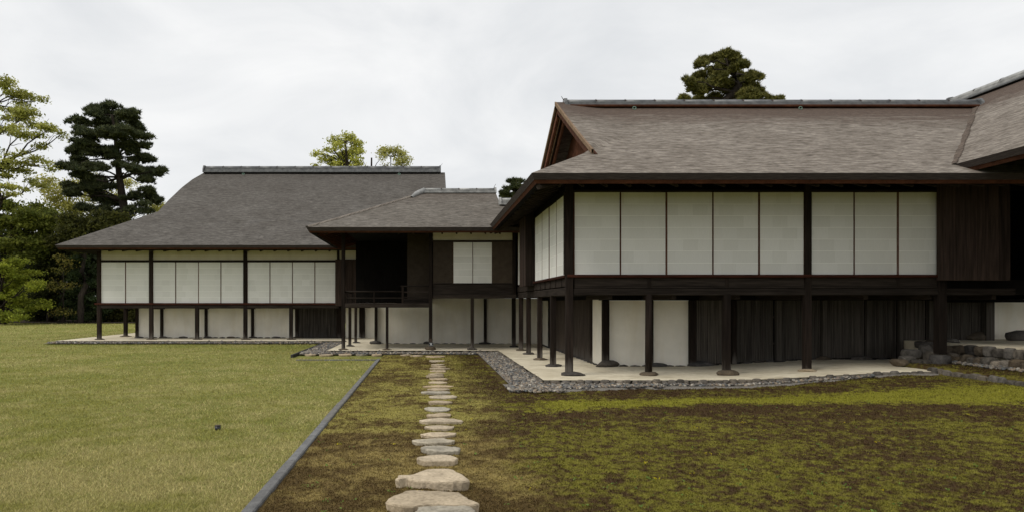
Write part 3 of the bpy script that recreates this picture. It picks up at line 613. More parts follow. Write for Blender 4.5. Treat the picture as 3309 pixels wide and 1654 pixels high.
def side_slope(name, parent, mat, rows_, nu=40, flip=False):
    """rows_: (X, Z, Y0, Y1)"""
    P = []; U = []; v = 0; pv = None
    for (X_, Zz, ya, yb) in rows_:
        if pv: v += math.hypot(X_ - pv[0], Zz - pv[1])
        pv = (X_, Zz); y_ = np.linspace(ya, yb, nu); P.append(np.stack([np.full(nu, X_), y_, np.full(nu, Zz)], 1)); U.append(np.stack([y_, np.full(nu, v)], 1))
    return grid(name, P, mat, parent, U, flip=flip)
def slats(parent, x0, x1, y, z0, z1, pitch, wd, axis='x', zf=None, name='slat_screen'):
    lst = []; u = x0
    while u + wd < x1:
        j = random.uniform(-.002, .002); zb = z0 if zf is None else zf(u)
        lst.append((u + j, u + wd + j, y, y + 0.025, zb, z1) if axis == 'x' else (y, y + 0.025, u + j, u + wd + j, zb, z1)); u += pitch
    o = boxes(name, lst, 'slat_timber', parent); o['kind'] = 'stuff'; return o
def boards(parent, x0, x1, y, z0, z1, n, mat, axis='x', name='board', th=0.025):
    w = (x1 - x0) / n
    for k in range(n):
        j = 0.003 * (k % 2) + random.uniform(0, .002); a0, a1 = x0 + k * w, x0 + (k + 1) * w - 0.004
        box(name, a0, a1, y - th - j, y, z0, z1, mat, parent, 0.003) if axis == 'x' else box(name, y - th - j, y, a0, a1, z0, z1, mat, parent, 0.003)
def footing(x, y, rx, ry, h, z, mat, label, kind='boulder'):
    o = rock('foundation_stone', x, y, z - 0.025, rx, ry, h * 1.25 + 0.03, None, kind, mat, random.uniform(-.2, .2)); tag(o, label, 'foundation stone', 'foundation stones of the houses'); return o

# ================================================================== NEAR HOUSE
NY = 14.3; NXs = 3.03                       # front and side post rows
nh = thing('shingled_house', 'near raised timber house with brown shingle roof and large white paper screens', 'house', (NXs, NY, 0))
SEAT0, SEAT1 = Z(896, NY), Z(887, NY); STOP = Z(622.5, NY)
# posts of the front row
fz = 0.15
def post(parent, x, y, z0, z1, w=0.135, mat='timber_upright'): return box('post', x - w / 2, x + w / 2, y - w / 2, y + w / 2, z0, z1, mat, parent, 0.008)
post(nh, X(1839, NY), NY, fz, 4.3, 0.145)
post(nh, X(2607, NY), NY, 0.14, 4.3, 0.14)
cyl('post', (X(2096, NY), NY, fz - .01), (X(2096, NY), NY, 1.80), 0.074, 0.068, 'timber_upright', nh, 14)
post(nh, X(2347, NY), NY, 0.17, 1.80, 0.14)
post(nh, X(3038, NY), NY, 0.55, 4.3, 0.17)
SIDEY = [16.3, 18.2, 20.2, 21.8, 23.6]
for k, y in enumerate(SIDEY): post(nh, NXs + 0.0, y, 0.14, 1.80, 0.13)
for k, (px_, rx, h, mt, lb) in enumerate([(1850, 0.30, 0.075, 'dark_stone', 'wide flat dark foundation stone under the corner post'), (2098, 0.22, 0.075, 'brown_stone', 'rough brown foundation stone under the round front post'), (2352, 0.245, 0.11, 'brown_stone', 'thick rounded foundation stone under the front post beside the round one'), (2606, 0.20, 0.05, 'pale_stone', 'thin pale foundation stone under the front post between the paper screens')]):
    footing(X(px_, NY), NY - 0.03, rx, 0.17, h, 0.1 + 0.75 * float(gz(X(px_, NY), NY)), mt, lb)
for k, y in enumerate(SIDEY): footing(NXs + 0.02, y, 0.22 - 0.01 * k, 0.16, 0.06, 0.1, 'brown_stone' if k % 2 else 'dark_stone', 'foundation stone under the %s side post behind the corner post' % ORD[k])
# sill, fascia, beams
xr_ = X(3053, NY); xe = 13.6
box('sill', NXs - 0.09, xr_, NY - 0.10, NY + 0.07, SEAT0, SEAT1, 'red_timber', nh, 0.008)
box('fascia', NXs + 0.07, xr_, NY - 0.03, NY + 0.02, Z(924, NY), SEAT0 - 0.002, 'timber_beam', nh)
box('fascia', NXs + 0.07, xr_, NY - 0.045, NY + 0.02, Z(930, NY), Z(924, NY) - 0.002, 'timber_beam', nh)
box('beam', NXs + 0.05, 12.3, NY - 0.06, NY + 0.06, Z(953, NY), Z(931, NY), 'timber_beam', nh, 0.01)
box('sill', NXs - 0.12, NXs + 0.05, NY + 0.071, 18.66, SEAT0, SEAT1, 'red_timber', nh, 0.008)
box('fascia', NXs - 0.06, NXs - 0.02, NY + 0.08, 24.0, Z(924, NY), SEAT0 - 0.002, 'timber_beam', nh)
box('beam', NXs - 0.065, NXs + 0.06, NY + 0.08, 22.1, Z(953, NY), Z(927, NY), 'timber_beam_deep', nh, 0.01)
for k in range(6): box('joist_end', NXs - 0.075, NXs - 0.061, 14.9 + 0.7 * k, 14.97 + 0.7 * k, Z(924, NY), SEAT0 - .01, 'timber_upright', nh)
for px_ in (2096, 2347, 2607, 2898): box('joist_end', X(px_, NY) - 0.04, X(px_, NY) + 0.04, NY - 0.046, NY - 0.031, Z(930, NY) + .001, SEAT0 - .004, 'timber_upright', nh)
box('lintel', NXs - 0.05, 12.2, NY - 0.05, NY + 0.06, STOP, STOP + 0.05, 'timber_beam', nh)
box('upper_wall', NXs - 0.02, 13.4, NY + 0.0, NY + 0.06, STOP + 0.052, 4.55, 'shade_timber', nh)
box('lintel', NXs - 0.05, NXs + 0.06, NY + 0.07, 24, STOP, STOP + 0.05, 'timber_beam_deep', nh)
box('upper_wall', NXs - 0.01, NXs + 0.05, NY + 0.07, 24, STOP + 0.052, 4.55, 'shade_timber', nh)
box('floor', NXs + 0.06, 13.45, NY + 0.08, 25.4, 1.80, 2.10, 'shade_timber', nh)
for k in range(7): box('floor_joist', NXs + 0.8 + k * 1.35, NXs + 0.9 + k * 1.35, NY + 0.1, 16.35, 1.69, 1.795, 'timber_beam_deep', nh)
# jamb beside the corner post, front screens
box('jamb', X(1822, NY), X(1829.5, NY), NY - 0.06, NY + 0.05, SEAT1, STOP, 'timber_upright', nh); box('jamb', X(1848, NY), X(1853, NY), NY - 0.02, NY + 0.05, SEAT1, STOP, 'red_board', nh)
fb = [1853, 2003.5, 2152, 2302, 2451, 2597]
for k in range(5): shoji(nh, 'x', X(fb[k], NY), X(fb[k + 1], NY), NY - 0.018 + 0.012 * (k % 2), SEAT1 + 0.001, STOP - 0.001, stile=0.022)
fb = [2617, 2758, 2899, 3036]
for k in range(3): shoji(nh, 'x', X(fb[k], NY), X(fb[k + 1], NY), NY - 0.018 + 0.012 * (k % 2), SEAT1 + 0.001, STOP - 0.001, stile=0.022)
box('jamb', X(3036, NY), X(3053, NY), NY - 0.06, NY + 0.05, SEAT1, STOP, 'red_board', nh)
sb = [14.5, 15.5, 16.45, 17.43, 18.62]
for k in range(4): shoji(nh, 'y', sb[k], sb[k + 1], NXs - 0.07 + 0.010 * (k % 2), SEAT1 + 0.001, STOP - 0.001, stile=0.02)
shoji(nh, 'y', 19.97, 22.0, NXs - 0.07, SEAT1 + 0.001, STOP - 0.001, stile=0.02)
# shutter boxes
sbx = box('shutter_box', X(3054, 14.0), X(3266, 14.0), 14.03, 14.24, Z(905, 14.0), 4.25, 'red_board', nh); 
zb0 = Z(905, 14.0); xa, xb = X(3054, 14.0), X(3266, 14.0)
for k in range(6):
    w = (xb - xa) / 6; box('board', xa + k * w, xa + (k + 1) * w - 0.006, 14.0 - 0.003 * (k % 2), 14.028, zb0, 4.2, 'red_board', sbx, 0.004)
sbx = box('shutter_box', 2.75, 2.96, 18.73, 19.93, 2.09, 4.25, 'red_board', nh)
for k in range(5): box('board', 2.722 - 0.004 * (k % 2), 2.748, 18.73 + 0.24 * k, 18.73 + 0.24 * (k + 1) - 0.006, 2.08, 4.2, 'red_board', sbx, 0.004)
box('board', 2.72, 2.96, 18.70, 18.728, 2.08, 4.2, 'timber_upright', sbx, 0.004)
# lower storey: white walls, slat screens
WY = 16.4; WX = 4.22
box('wall_panel', WX + 0.02, X(2224, WY), WY, WY + 0.08, 0.05, 1.679, 'white_plaster', nh, 0)
box('wall_panel', WX, WX + 0.08, WY + 0.06, 17.4, 0.05, 1.71, 'white_plaster', nh, 0)
boards(nh, 17.42, 22.2, WX + 0.03, 0.08, 1.70, 10, 'grey_board', 'y', 'board')
box('wall_backing', WX + 0.031, WX + 0.06, 17.4, 23.3, 0.05, 1.75, 'shade_timber', nh)
for y in (17.36, 19.8, 22.3, 23.3): post(nh, WX, y, 0.12, 1.8, 0.11)
box('wall_panel', WX, WX + 0.08, 23.35, 25.5, 0.05, 1.75, 'white_plaster', nh, 0)
box('beam', WX - 0.06, 14.3, WY - 0.06, WY + 0.08, 1.68, 1.80, 'shade_timber', nh)
box('beam', WX - 0.06, WX + 0.07, WY + 0.081, 25.4, 1.70, 1.80, 'shade_timber', nh)
for px_, w, z0 in ((1955, 0.15, 0.2), (2101, 0.1, 0.16), (2234, 0.14, 0.16), (2368, 0.105, 0.15), (2511, 0.125, 0.2), (2659, 0.12, 0.25), (2800, 0.10, 0.28), (2905, 0.10, 0.3), (3000, 0.12, 0.5), (3185, 0.2, 0.72)): post(nh, X(px_, WY), WY - 0.05, z0, 1.68, w, 'slat_timber' if px_ > 2500 else 'timber_upright')
zf = lambda u: 0.13 + 0.75 * float(gz(u, WY))
for a0, a1 in ((2245, 2361), (2376, 2502), (2521, 2649), (2669, 2793), (2808, 2898), (2913, 2992), (3009, 3170)):
    slats(nh, X(a0, WY), X(a1, WY), WY - 0.02, 0.2, 1.68, 0.0435, 0.031, zf=zf)
    for z in (0.62, 1.25): box('screen_rail', X(a0, WY), X(a1, WY), WY + 0.006, WY + 0.03, z, z + 0.05, 'slat_timber', nh)
box('wall_backing', X(2240, WY), X(3195, WY), WY + 0.05, WY + 0.1, 0.1, 1.68, 'shade_timber', nh)
# footing stones in a line under the lower walls
for x in np.arange(WX + 0.25, X(3010, WY), 0.27): rock('footing_stone', x, WY - 0.05, 0.075 + 0.75 * float(gz(x, WY)), 0.14, 0.07, 0.07 * random.uniform(0.7, 1.5), nh, 'small', 'dark_stone', random.uniform(-.2, .2))
for y in np.arange(WY + 0.1, 25.3, 0.33): rock('footing_stone', WX - 0.04, y, 0.08, 0.07, 0.17, 0.06 * random.uniform(0.8, 1.5), nh, 'small', 'dark_stone', random.uniform(-.2, .2))
footing(X(1961, WY - .1), WY - 0.1, 0.33, 0.16, 0.15, 0.09, 'dark_stone', 'large grey foundation stone at the white wall corner')
footing(X(2268, WY - .1), WY - 0.1, 0.36, 0.12, 0.13, 0.09, 'dark_stone', 'long dark foundation stone where white wall meets slat screen')
footing(X(2515, WY - .1), WY - 0.12, 0.27, 0.12, 0.11, 0.12, 'dark_stone', 'dark foundation stone under a post in the slat screen')
footing(X(2660, WY - .1), WY - 0.12, 0.20, 0.12, 0.14, 0.2, 'brown_stone', 'brown foundation stone under the weathered post of the slat screen')
footing(X(2785, WY - .1), WY - 0.12, 0.32, 0.12, 0.13, 0.22, 'dark_stone', 'long black foundation stone before the slat screen near the rock steps')
footing(X(2122, WY - .1), WY - 0.1, 0.28, 0.1, 0.09, 0.09, 'dark_stone', 'low dark foundation stone under the white wall behind the round post')
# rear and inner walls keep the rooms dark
box('rear_wall', NXs, 13.4, 25.35, 25.42, 2.1, 4.4, 'shade_timber', nh)
# roof
YE, XE, ZE, YR = 12.8, 1.98, 4.04, 18.0
def nprof(d): return ZE + 0.5 * d + 0.0055 * d * d
XG = 3.40
rows_ = []
for d in np.concatenate([np.linspace(0, 1.42, 9), np.linspace(1.5, 5.2, 24)]):
    rows_.append((YE + d, nprof(d), min(XE + d, XG), 15.6))
def gb(xs_, Y):
    d = Y - YE; return 0.11 * ss(-0.05, 0.10, d - (xs_ - XE)) * ss(4.7, 3.5, xs_) * (d > 1.3) + 0.012 * (fbm(xs_ * 0.9, xs_ * 0 + Y * 0.9, 80, 2) - 0.5) * ss(0, 0.5, d)
front_slope('roof', nh, 'roof_warm', rows_, 150, gb)
bro = [(2 * YR - Y, z_, xl, xr) for (Y, z_, xl, xr) in rows_[::3] + [rows_[-1]]]
front_slope('rear_roof', nh, 'roof_warm', bro, 30)
side_slope('end_roof', nh, 'roof_warm', [(XE + d, nprof(d), YE + d, 2 * YR - YE - d) for d in np.linspace(0, 2.0, 10)], flip=True)
pf = Lpts(XE, 2 * YR - YE, YE, 15.6)
eave(nh, pf, [((0, ZE), (0.055, ZE - 0.118), ('eave_edge', 'shingle_edge')), ((0.065, ZE - 0.118), (0.10, ZE - 0.185), ('eave_board', 'eave_red')), ((0.055, ZE - 0.118), (0.065, ZE - 0.118), ('eave_lip', 'eave_red')), ((0.10, ZE - 0.185), (1.7, ZE + 0.40), ('soffit', 'shade_timber'))])
for k in range(24):
    xx = 2.55 + 0.45 * k
    cyl('rafter', (xx, YE + 0.25, ZE - 0.20), (xx, NY, ZE + 0.20), 0.03, 0.03, 'timber_beam_deep', nh, 6)
for k in range(20):
    yy = 13.4 + 0.45 * k
    cyl('rafter', (XE + 0.22, yy, ZE - 0.20), (NXs, yy, ZE + 0.09), 0.03, 0.03, 'timber_beam', nh, 6)
cyl('hip_rafter', (XE + 0.15, YE + 0.15, ZE - 0.24), (NXs, NY - 0.3, ZE + 0.10), 0.05, 0.05, 'timber_beam', nh, 6)
# gable: bargeboards front and rear, slatted gable wall
def gableboards(parent, xg, prof, ye, yr, layers):
    for (nm, mat, dx, t0, t1, th) in layers:
        for sg in (1, -1):
            V = []; Fc = []; ds = np.linspace(1.18, yr - ye, 14)
            for d in ds:
                y = ye + d if sg > 0 else 2 * yr - ye - d; z = prof(d) + (0.11 if sg > 0 else 0)
                V += [(xg + dx, y, z - t0), (xg + dx, y, z - t1), (xg + dx + th, y, z - t0), (xg + dx + th, y, z - t1)]
            for i in range(len(ds) - 1):
                b_ = 4 * i; Fc += [(b_, b_ + 4, b_ + 5, b_ + 1), (b_ + 2, b_ + 3, b_ + 7, b_ + 6), (b_ + 1, b_ + 5, b_ + 7, b_ + 3), (b_, b_ + 2, b_ + 6, b_ + 4)]
            pymesh(nm, V, Fc, mat, parent)
gableboards(nh, XG, nprof, YE, YR, [('verge_edge', 'verge_pale', -0.012, -0.004, 0.09, 0.045), ('bargeboard', 'gable_red', 0.05, 0.091, 0.30, 0.06), ('bargeboard', 'verge_pale', 0.13, 0.20, 0.325, 0.02), ('inner_bargeboard', 'gable_red', 0.22, 0.16, 0.44, 0.05)])
lst = []
for y in np.arange(YE + 1.6, 2 * YR - YE - 1.6, 0.085):
    d = min(y - YE, 2 * YR - YE - y); lst.append((4.02, 4.05, y, y + 0.05, 4.7, nprof(d) - 0.2))
o = boxes('gable_slats', lst, 'gable_red', nh); o['kind'] = 'stuff'
V = [(4.08, YE + 1.3, 4.7), (4.08, 2 * YR - YE - 1.3, 4.7), (4.08, YR, nprof(YR - YE) - 0.1)]; pymesh('gable_wall', V, [(0, 1, 2)], 'shade_timber', nh)
rg = ridge(nh, X(1830, YR), 14.5, YR, Z(346, YR) - 0.0, 0.17, 0.075, 0.80, ('tile', 'tile'), width=0.40)
box('ridge_board', X(1830, YR) + .05, 14.4, YR - 0.23, YR + 0.23, Z(352, YR), Z(346, YR) - 0.121, 'eave_red', nh) if False else None
box('ridge_board', XG + 0.35, 14.4, YR - 0.26, YR + 0.26, Z(352, YR) - 0.02, Z(346, YR) - 0.01, 'eave_red', nh)
def torus(name, c, r, q, mat, parent, axis='y'):
    V = []; Fc = []; n, m_ = 14, 6
    for i in range(n):
        a = 2 * math.pi * i / n
        for k in range(m_):
            b_ = 2 * math.pi * k / m_; rr = r + q * math.cos(b_); V.append((c[0] + rr * math.cos(a), c[1] + q * math.sin(b_), c[2] + rr * 0.85 * math.sin(a)))
    for i in range(n):
        for k in range(m_): j = (i + 1) % n; l = (k + 1) % m_; Fc.append((i * m_ + k, j * m_ + k, j * m_ + l, i * m_ + l))
    return pymesh(name, V, Fc, mat, parent, True)
for px_ in (2050, 2587): torus('ring', (X(px_, YR - .35), YR - 0.35, Z(350, YR - .35)), 0.042, 0.009, 'verdigris', rg)
V = []; Fc = []; x0 = X(1826, YR); tube(V, Fc, [(x0, YR, Z(330, YR), .012), (x0 - .05, YR, Z(322, YR), .010), (x0 - .1, YR, Z(312, YR), .005)], 6); pymesh('ridge_wire', V, Fc, 'wire', rg)

# ================================================================== WING coming forward on the right
wg = thing('shingled_wing', 'shingled wing with sloping ridge joining the near house by the rock terrace', 'house wing', (13.5, 14, 0.7))
XW, ZW, XWR = 10.32, 4.31, 15.5
def wprof(d): return ZW + 0.56 * d + 0.008 * d * d
side_slope('roof', wg, 'roof_warm', [(XW + d, wprof(d), 5.0, 20.1) for d in np.linspace(0, XWR - XW, 24)], 90, flip=True)
wf = lambda d: [(XW + d, 5.0), (XW + d, 14.2)]
eave(wg, wf, [((0, ZW), (0.055, ZW - 0.118), ('eave_edge', 'shingle_edge')), ((0.065, ZW - 0.118), (0.10, ZW - 0.19), ('eave_board', 'eave_red')), ((0.10, ZW - 0.19), (2.2, ZW + 0.4), ('soffit', 'shade_timber'))])
side_slope('rear_roof', wg, 'roof_warm', [(2 * XWR - XW - d, wprof(d), 5.0, 20.1) for d in np.linspace(0, XWR - XW, 8)], 20)
r = ridge(wg, 5.0, 20.1, XWR, wprof(XWR - XW) - 0.02, 0.22, 0.09, 0.9, ('tile_pale', 'tile'), axis='y', width=0.42)
V = [(XW + .4, 19.9, ZW + 0.1), (2 * XWR - XW - .4, 19.9, ZW + 0.1), (XWR, 19.9, wprof(XWR - XW) - 0.1)]; pymesh('gable_wall', V, [(0, 1, 2)], 'eave_red', wg)
box('wall', 13.5, 13.6, 5.5, 16.3, 1.70, 5.4, 'shade_timber', wg)
box('rear_wall', 12.0, 14.6, 16.31, 16.42, 1.70, 5.0, 'shade_timber', wg)
box('floor_edge', 12.1, 16, 15.9, 16.3, 1.63, 1.695, 'shade_timber', wg)
box('wall_panel', X(3201, 16.9), 17, 16.9, 17.0, 0.65, 1.75, 'white_plaster', wg, 0)
for y in (6.5, 9.0): post(wg, 11.9, y, 0.73, 4.6, 0.16)
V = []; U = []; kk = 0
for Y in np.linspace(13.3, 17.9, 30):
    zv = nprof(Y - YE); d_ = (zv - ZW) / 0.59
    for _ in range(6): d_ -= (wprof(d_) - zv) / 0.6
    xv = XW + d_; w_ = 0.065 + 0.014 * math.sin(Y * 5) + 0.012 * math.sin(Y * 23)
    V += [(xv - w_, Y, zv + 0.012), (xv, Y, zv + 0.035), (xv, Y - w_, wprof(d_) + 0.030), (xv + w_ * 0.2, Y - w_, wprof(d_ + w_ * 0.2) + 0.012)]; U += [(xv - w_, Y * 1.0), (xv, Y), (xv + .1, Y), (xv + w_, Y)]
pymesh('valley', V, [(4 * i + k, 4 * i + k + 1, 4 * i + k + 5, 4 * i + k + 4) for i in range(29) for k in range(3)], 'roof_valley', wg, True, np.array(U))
# ================================================================== rock terrace under the wing
V = [(11.72, 5, 0.72), (18, 5, 0.72), (18, 16.95, 0.72), (11.45, 16.95, 0.72), (11.45, 16.0, 0.72), (11.72, 15.4, 0.72)]
n_ = len(V); V2 = V + [(x, y, 0.1) for x, y, z in V]
tag(pymesh('terrace', V2, [tuple(range(n_))] + [(i, i + n_, (i + 1) % n_ + n_, (i + 1) % n_) for i in range(n_)], 'apron_earth'), 'raised earth terrace under the wing', 'terrace', kind='structure')
rw = thing('rock_retaining_wall', 'stepped wall of rough mixed rocks holding the earth terrace', 'rock wall', (11.4, 13.5, 0.2))
for (xx, zb, h, dp, ys0, ys1, st) in ((11.66, 0.52, 0.26, 0.14, 9.5, 15.6, 0.24), (11.36, 0.26, 0.34, 0.16, 9.5, 15.2, 0.22)):
    y = ys0
    while y < ys1:
        w = st * random.uniform(0.6, 1.25); rock('stone', xx + random.uniform(-.04, .04), y + w / 2, zb - 0.03, dp, w / 2 * 1.1, h * random.uniform(0.85, 1.15), rw, 'block', random.choice(['kerb_stone', 'kerb_stone', 'kerb_stone', 'brown_stone', 'brown_stone', 'dark_stone']), random.uniform(-.25, .25)); y += w
PILE = [(3072, 1100, 40, 22), (3085, 1112, 40, 28), (3095, 1128, 36, 30), (3075, 1150, 40, 34), (2985, 1108, 45, 20), (3020, 1106, 50, 24), (2945, 1135, 52, 26), (2990, 1128, 40, 50), (3032, 1125, 50, 40), (3062, 1128, 40, 36), (2930, 1156, 50, 24), (2962, 1166, 40, 22), (2990, 1168, 36, 22), (3020, 1150, 60, 50), (3050, 1158, 56, 46), (2905, 1165, 40, 20), (2975, 1180, 30, 14), (3015, 1185, 40, 18), (2998, 1196, 36, 20), (3030, 1198, 44, 26), (3052, 1204, 44, 26)]
for (px_, py_, w, h) in PILE:
    Yp = 15.9 - (py_ - 1085) / 110 * 1.9; s = Yp / F; zc = Z(py_, Yp); rock('stone', X(px_, Yp), Yp, zc - h * s * 0.85, w * s * 0.56, 0.2, h * s * 1.5, rw, 'block', random.choice(['brown_stone', 'brown_stone', 'dark_stone', 'kerb_stone', 'kerb_stone']), random.uniform(-.3, .3))
rock('stone', X(3038, NY), NY, 0.25, 0.2, 0.2, 0.38, rw, 'flat', 'dark_stone', 0.3)
V = []; Fc = []
for i in range(13):
    a = i / 12 * math.pi / 2
    V += [(9.6 + 1.2 * math.sin(a), 16.4 - 1.0 * (1 - math.cos(a)) - 0 * a, 0.1), (9.6 + 1.2 * math.sin(a), 16.4 - 1.0 * (1 - math.cos(a)), 0.1)]
footing(X(3160, 16.5), 16.45, 0.42, 0.2, 0.2, 0.72, 'brown_stone', 'long brown foundation stone on the terrace under the weathered post')
footing(X(3290, 16.3), 16.3, 0.3, 0.2, 0.24, 0.72, 'dark_stone', 'black foundation stone on the terrace before the white wall')

# ================================================================== CONNECTING HOUSE (middle)
MY = 22.2
mh = thing('connecting_house', 'small connecting house with railed veranda and grey shingle hip roof', 'house', (0, MY, 0))
for px_, z0, z1, w in ((1109.6, 0.14, 3.95, 0.115), (1251, 0.14, 1.48, 0.088), (1391.5, 0.22, 3.95, 0.115), (1526, 0.16, 1.78, 0.105)):
    post(mh, X(px_, MY), MY, z0, z1, w)
for y in (24.0, 26.0): post(mh, -2.68, y, 0.14, 1.5, 0.10)
post(mh, X(1215.5, 25.5), 25.42, 0.2, 1.6, 0.105); post(mh, X(1567.5, 25.5), 25.42, 0.14, 1.78, 0.105)
for px_, rx, h, mt, lb, z in ((1112, 0.20, 0.05, 'brown_stone', 'tan foundation stone under the outer veranda post', .1), (1251, 0.17, 0.04, 'brown_stone', 'thin tan foundation stone under the slim veranda post', .1), (1392, 0.235, 0.11, 'brown_stone', 'domed brown foundation stone under the post with the little sign', .1), (1526, 0.18, 0.07, 'dark_stone', 'dark foundation stone under the post beside the little sign', .1)):
    footing(X(px_, MY), MY - 0.05, rx, 0.15, h, z, mt, lb)
footing(-2.66, 24.0, 0.16, 0.12, 0.05, .1, 'dark_stone', 'foundation stone under the second post on the open veranda side'); footing(-2.64, 26.0, 0.17, 0.12, 0.05, .1, 'dark_stone', 'foundation stone under the third post on the open veranda side')
footing(X(1215, 25.3), 25.3, 0.25, 0.13, 0.13, .09, 'dark_stone', 'long rounded foundation stone at the white wall end'); footing(X(1568, 25.3), 25.3, 0.26, 0.1, 0.08, .09, 'dark_stone', 'flat dark foundation stone under the post in the white wall'); footing(X(1384, 25.3), 25.33, 0.2, 0.1, 0.10, .09, 'dark_stone', 'dark stone against the white wall behind the little sign')
box('wall_panel', -1.9, 0.2, 25.5, 25.58, 0.06, 1.56, 'white_plaster', mh, 0); box('wall_panel', 0.203, WX - 0.02, 25.5, 25.58, 0.06, 1.795, 'white_plaster', mh, 0)
for x in np.arange(-1.7, 4.1, 0.3): rock('footing_stone', x, 25.46, 0.08, 0.14, 0.05, 0.05 * random.uniform(0.8, 1.4), mh, 'small', 'dark_stone', random.uniform(-.15, .15))
# right part, wall with two screens
box('beam', 0.22, 2.93, MY - 0.06, MY + 0.05, Z(963, MY), Z(950.7, MY), 'timber_beam', mh, 0.008)
boards(mh, 0.22, 2.86, MY + 0.02, Z(950, MY), Z(917, MY), 1, 'timber_beam', name='skirt_board')
box('sill', 0.21, 2.84, MY - 0.03, MY + 0.04, Z(917, MY) + .001, Z(914, MY), 'timber_beam', mh)
box('wall_panel', X(1399, MY), X(1464, MY), MY, MY + 0.04, Z(914, MY) + .001, Z(783, MY), 'brown_panel', mh, 0)
box('wall_panel', X(1590, MY), X(1661, MY), MY, MY + 0.04, Z(914, MY) + .001, Z(783, MY), 'brown_panel', mh, 0)
shoji(mh, 'x', X(1464, MY), X(1527, MY), MY - 0.01, Z(914, MY) + .001, Z(783.6, MY), 6); shoji(mh, 'x', X(1527, MY), X(1590, MY), MY + 0.004, Z(914, MY) + .001, Z(783.6, MY), 6)
box('lintel', 0.21, 2.9, MY - 0.03, MY + 0.05, Z(783, MY), Z(777, MY), 'timber_beam', mh)
box('upper_wall', X(1399, MY), X(1657, MY), MY, MY + 0.04, Z(777, MY) + .001, 4.1, 'ochre_plaster', mh, 0)
box('room_wall', 0.2, 3.0, MY + 0.06, MY + 0.1, 1.8, 4.2, 'shade_timber', mh)
post(mh, X(1661, MY), MY, 1.78, 4.1, 0.11)
box('floor', 0.2, 2.95, MY + 0.06, 25.45, 1.80, 1.9, 'shade_timber', mh)
# veranda
box('deck_edge', -2.63, 0.09, MY - 0.06, MY + 0.04, Z(992.6, MY), Z(979, MY), 'timber_beam', mh, 0.008)
for k in range(9): box('deck_board', -2.66, 0.12, MY + 0.045 + 0.3 * k, MY + 0.34 + 0.3 * k, 1.575, 1.615, 'timber_beam', mh, 0.004)
box('deck_edge', -2.73, -2.63, MY + 0.06, 26.4, 1.48, 1.60, 'timber_beam_deep', mh, 0.006)
cyl('handrail', (-2.63, MY, Z(941, MY)), (X(1298, MY), MY, Z(941, MY)), 0.022, 0.022, 'timber_beam', mh, 8)
box('rail', -2.63, X(1298, MY), MY - 0.015, MY + 0.015, Z(964, MY), Z(960, MY), 'timber_beam', mh)
cyl('handrail', (X(1294, MY), MY, Z(924, MY)), (0.1, MY, Z(924, MY)), 0.022, 0.022, 'timber_beam', mh, 8)
box('rail', X(1300, MY), 0.1, MY - 0.015, MY + 0.015, Z(945, MY), Z(941, MY), 'timber_beam', mh)
box('rail', X(1300, MY), 0.1, MY - 0.012, MY + 0.012, Z(962, MY), Z(958, MY), 'timber_beam', mh)
box('baluster', X(1207, MY), X(1211, MY), MY - 0.02, MY + 0.02, 1.60, Z(942, MY), 'timber_upright', mh)
box('baluster', X(1298, MY), X(1305, MY), MY - 0.025, MY + 0.025, 1.60, Z(925, MY), 'timber_upright', mh)
box('rail', -2.70, -2.66, MY + 0.06, 25.4, 1.96, 1.99, 'timber_beam_deep', mh); box('rail', -2.70, -2.66, MY + 0.06, 25.4, 1.77, 1.80, 'timber_beam_deep', mh)
for k in range(6): box('baluster', -2.705, -2.655, MY + 0.5 + 0.55 * k, MY + 0.56 + 0.55 * k, 1.60, 1.95, 'timber_upright', mh)
box('side_panel', X(1316, 23.4), 0.1, 23.4, 23.46, 1.62, 4.2, 'brown_panel', mh, 0)
box('step_board', X(1300, 23.0), 0.1, 22.9, 23.39, 1.62, 1.77, 'timber_beam', mh)
box('rear_wall', -2.7, 3.0, 26.2, 26.3, 1.62, 4.4, 'shade_timber', mh); box('room_side', 0.11, 0.19, MY + 0.07, 26.2, 1.62, 4.3, 'shade_timber', mh)
box('ceiling', -2.7, 3.0, MY, 26.2, 3.98, 4.02, 'shade_timber', mh)
# little enamel sign strapped to the post foot
sg = thing('post_sign', 'small black sign with white emblem on the veranda post foot', 'sign', (X(1392.5, MY - .08), MY - 0.08, 0.23))
xs0, xs1 = X(1385.5, MY - .07), X(1400, MY - .07)
pl = box('plaque', xs0, xs1, MY - 0.085, MY - 0.06, Z(1117.5, MY), Z(1105, MY), 'black_enamel', sg, 0.004)
xm = (xs0 + xs1) / 2; zc = (Z(1117.5, MY) + Z(1105, MY)) / 2
lst = [(xs0 + .006, xs1 - .006, MY - .088, MY - .0855, zc + 0.045, zc + 0.051), (xs0 + .006, xs1 - .006, MY - .088, MY - .0855, zc - 0.036, zc - 0.030), (xm - .014, xm + .014, MY - .088, MY - .0855, zc + 0.022, zc + 0.042), (xm - .010, xm + .010, MY - .088, MY - .0855, zc + 0.006, zc + 0.022), (xm - .026, xm + .026, MY - .088, MY - .0855, zc - 0.012, zc + 0.006)]
boxes('emblem', lst, 'white_print', sg); box('strap', X(1385, MY), X(1398, MY), MY - 0.064, MY - 0.059, Z(1104, MY), Z(1093, MY), 'leather', sg)
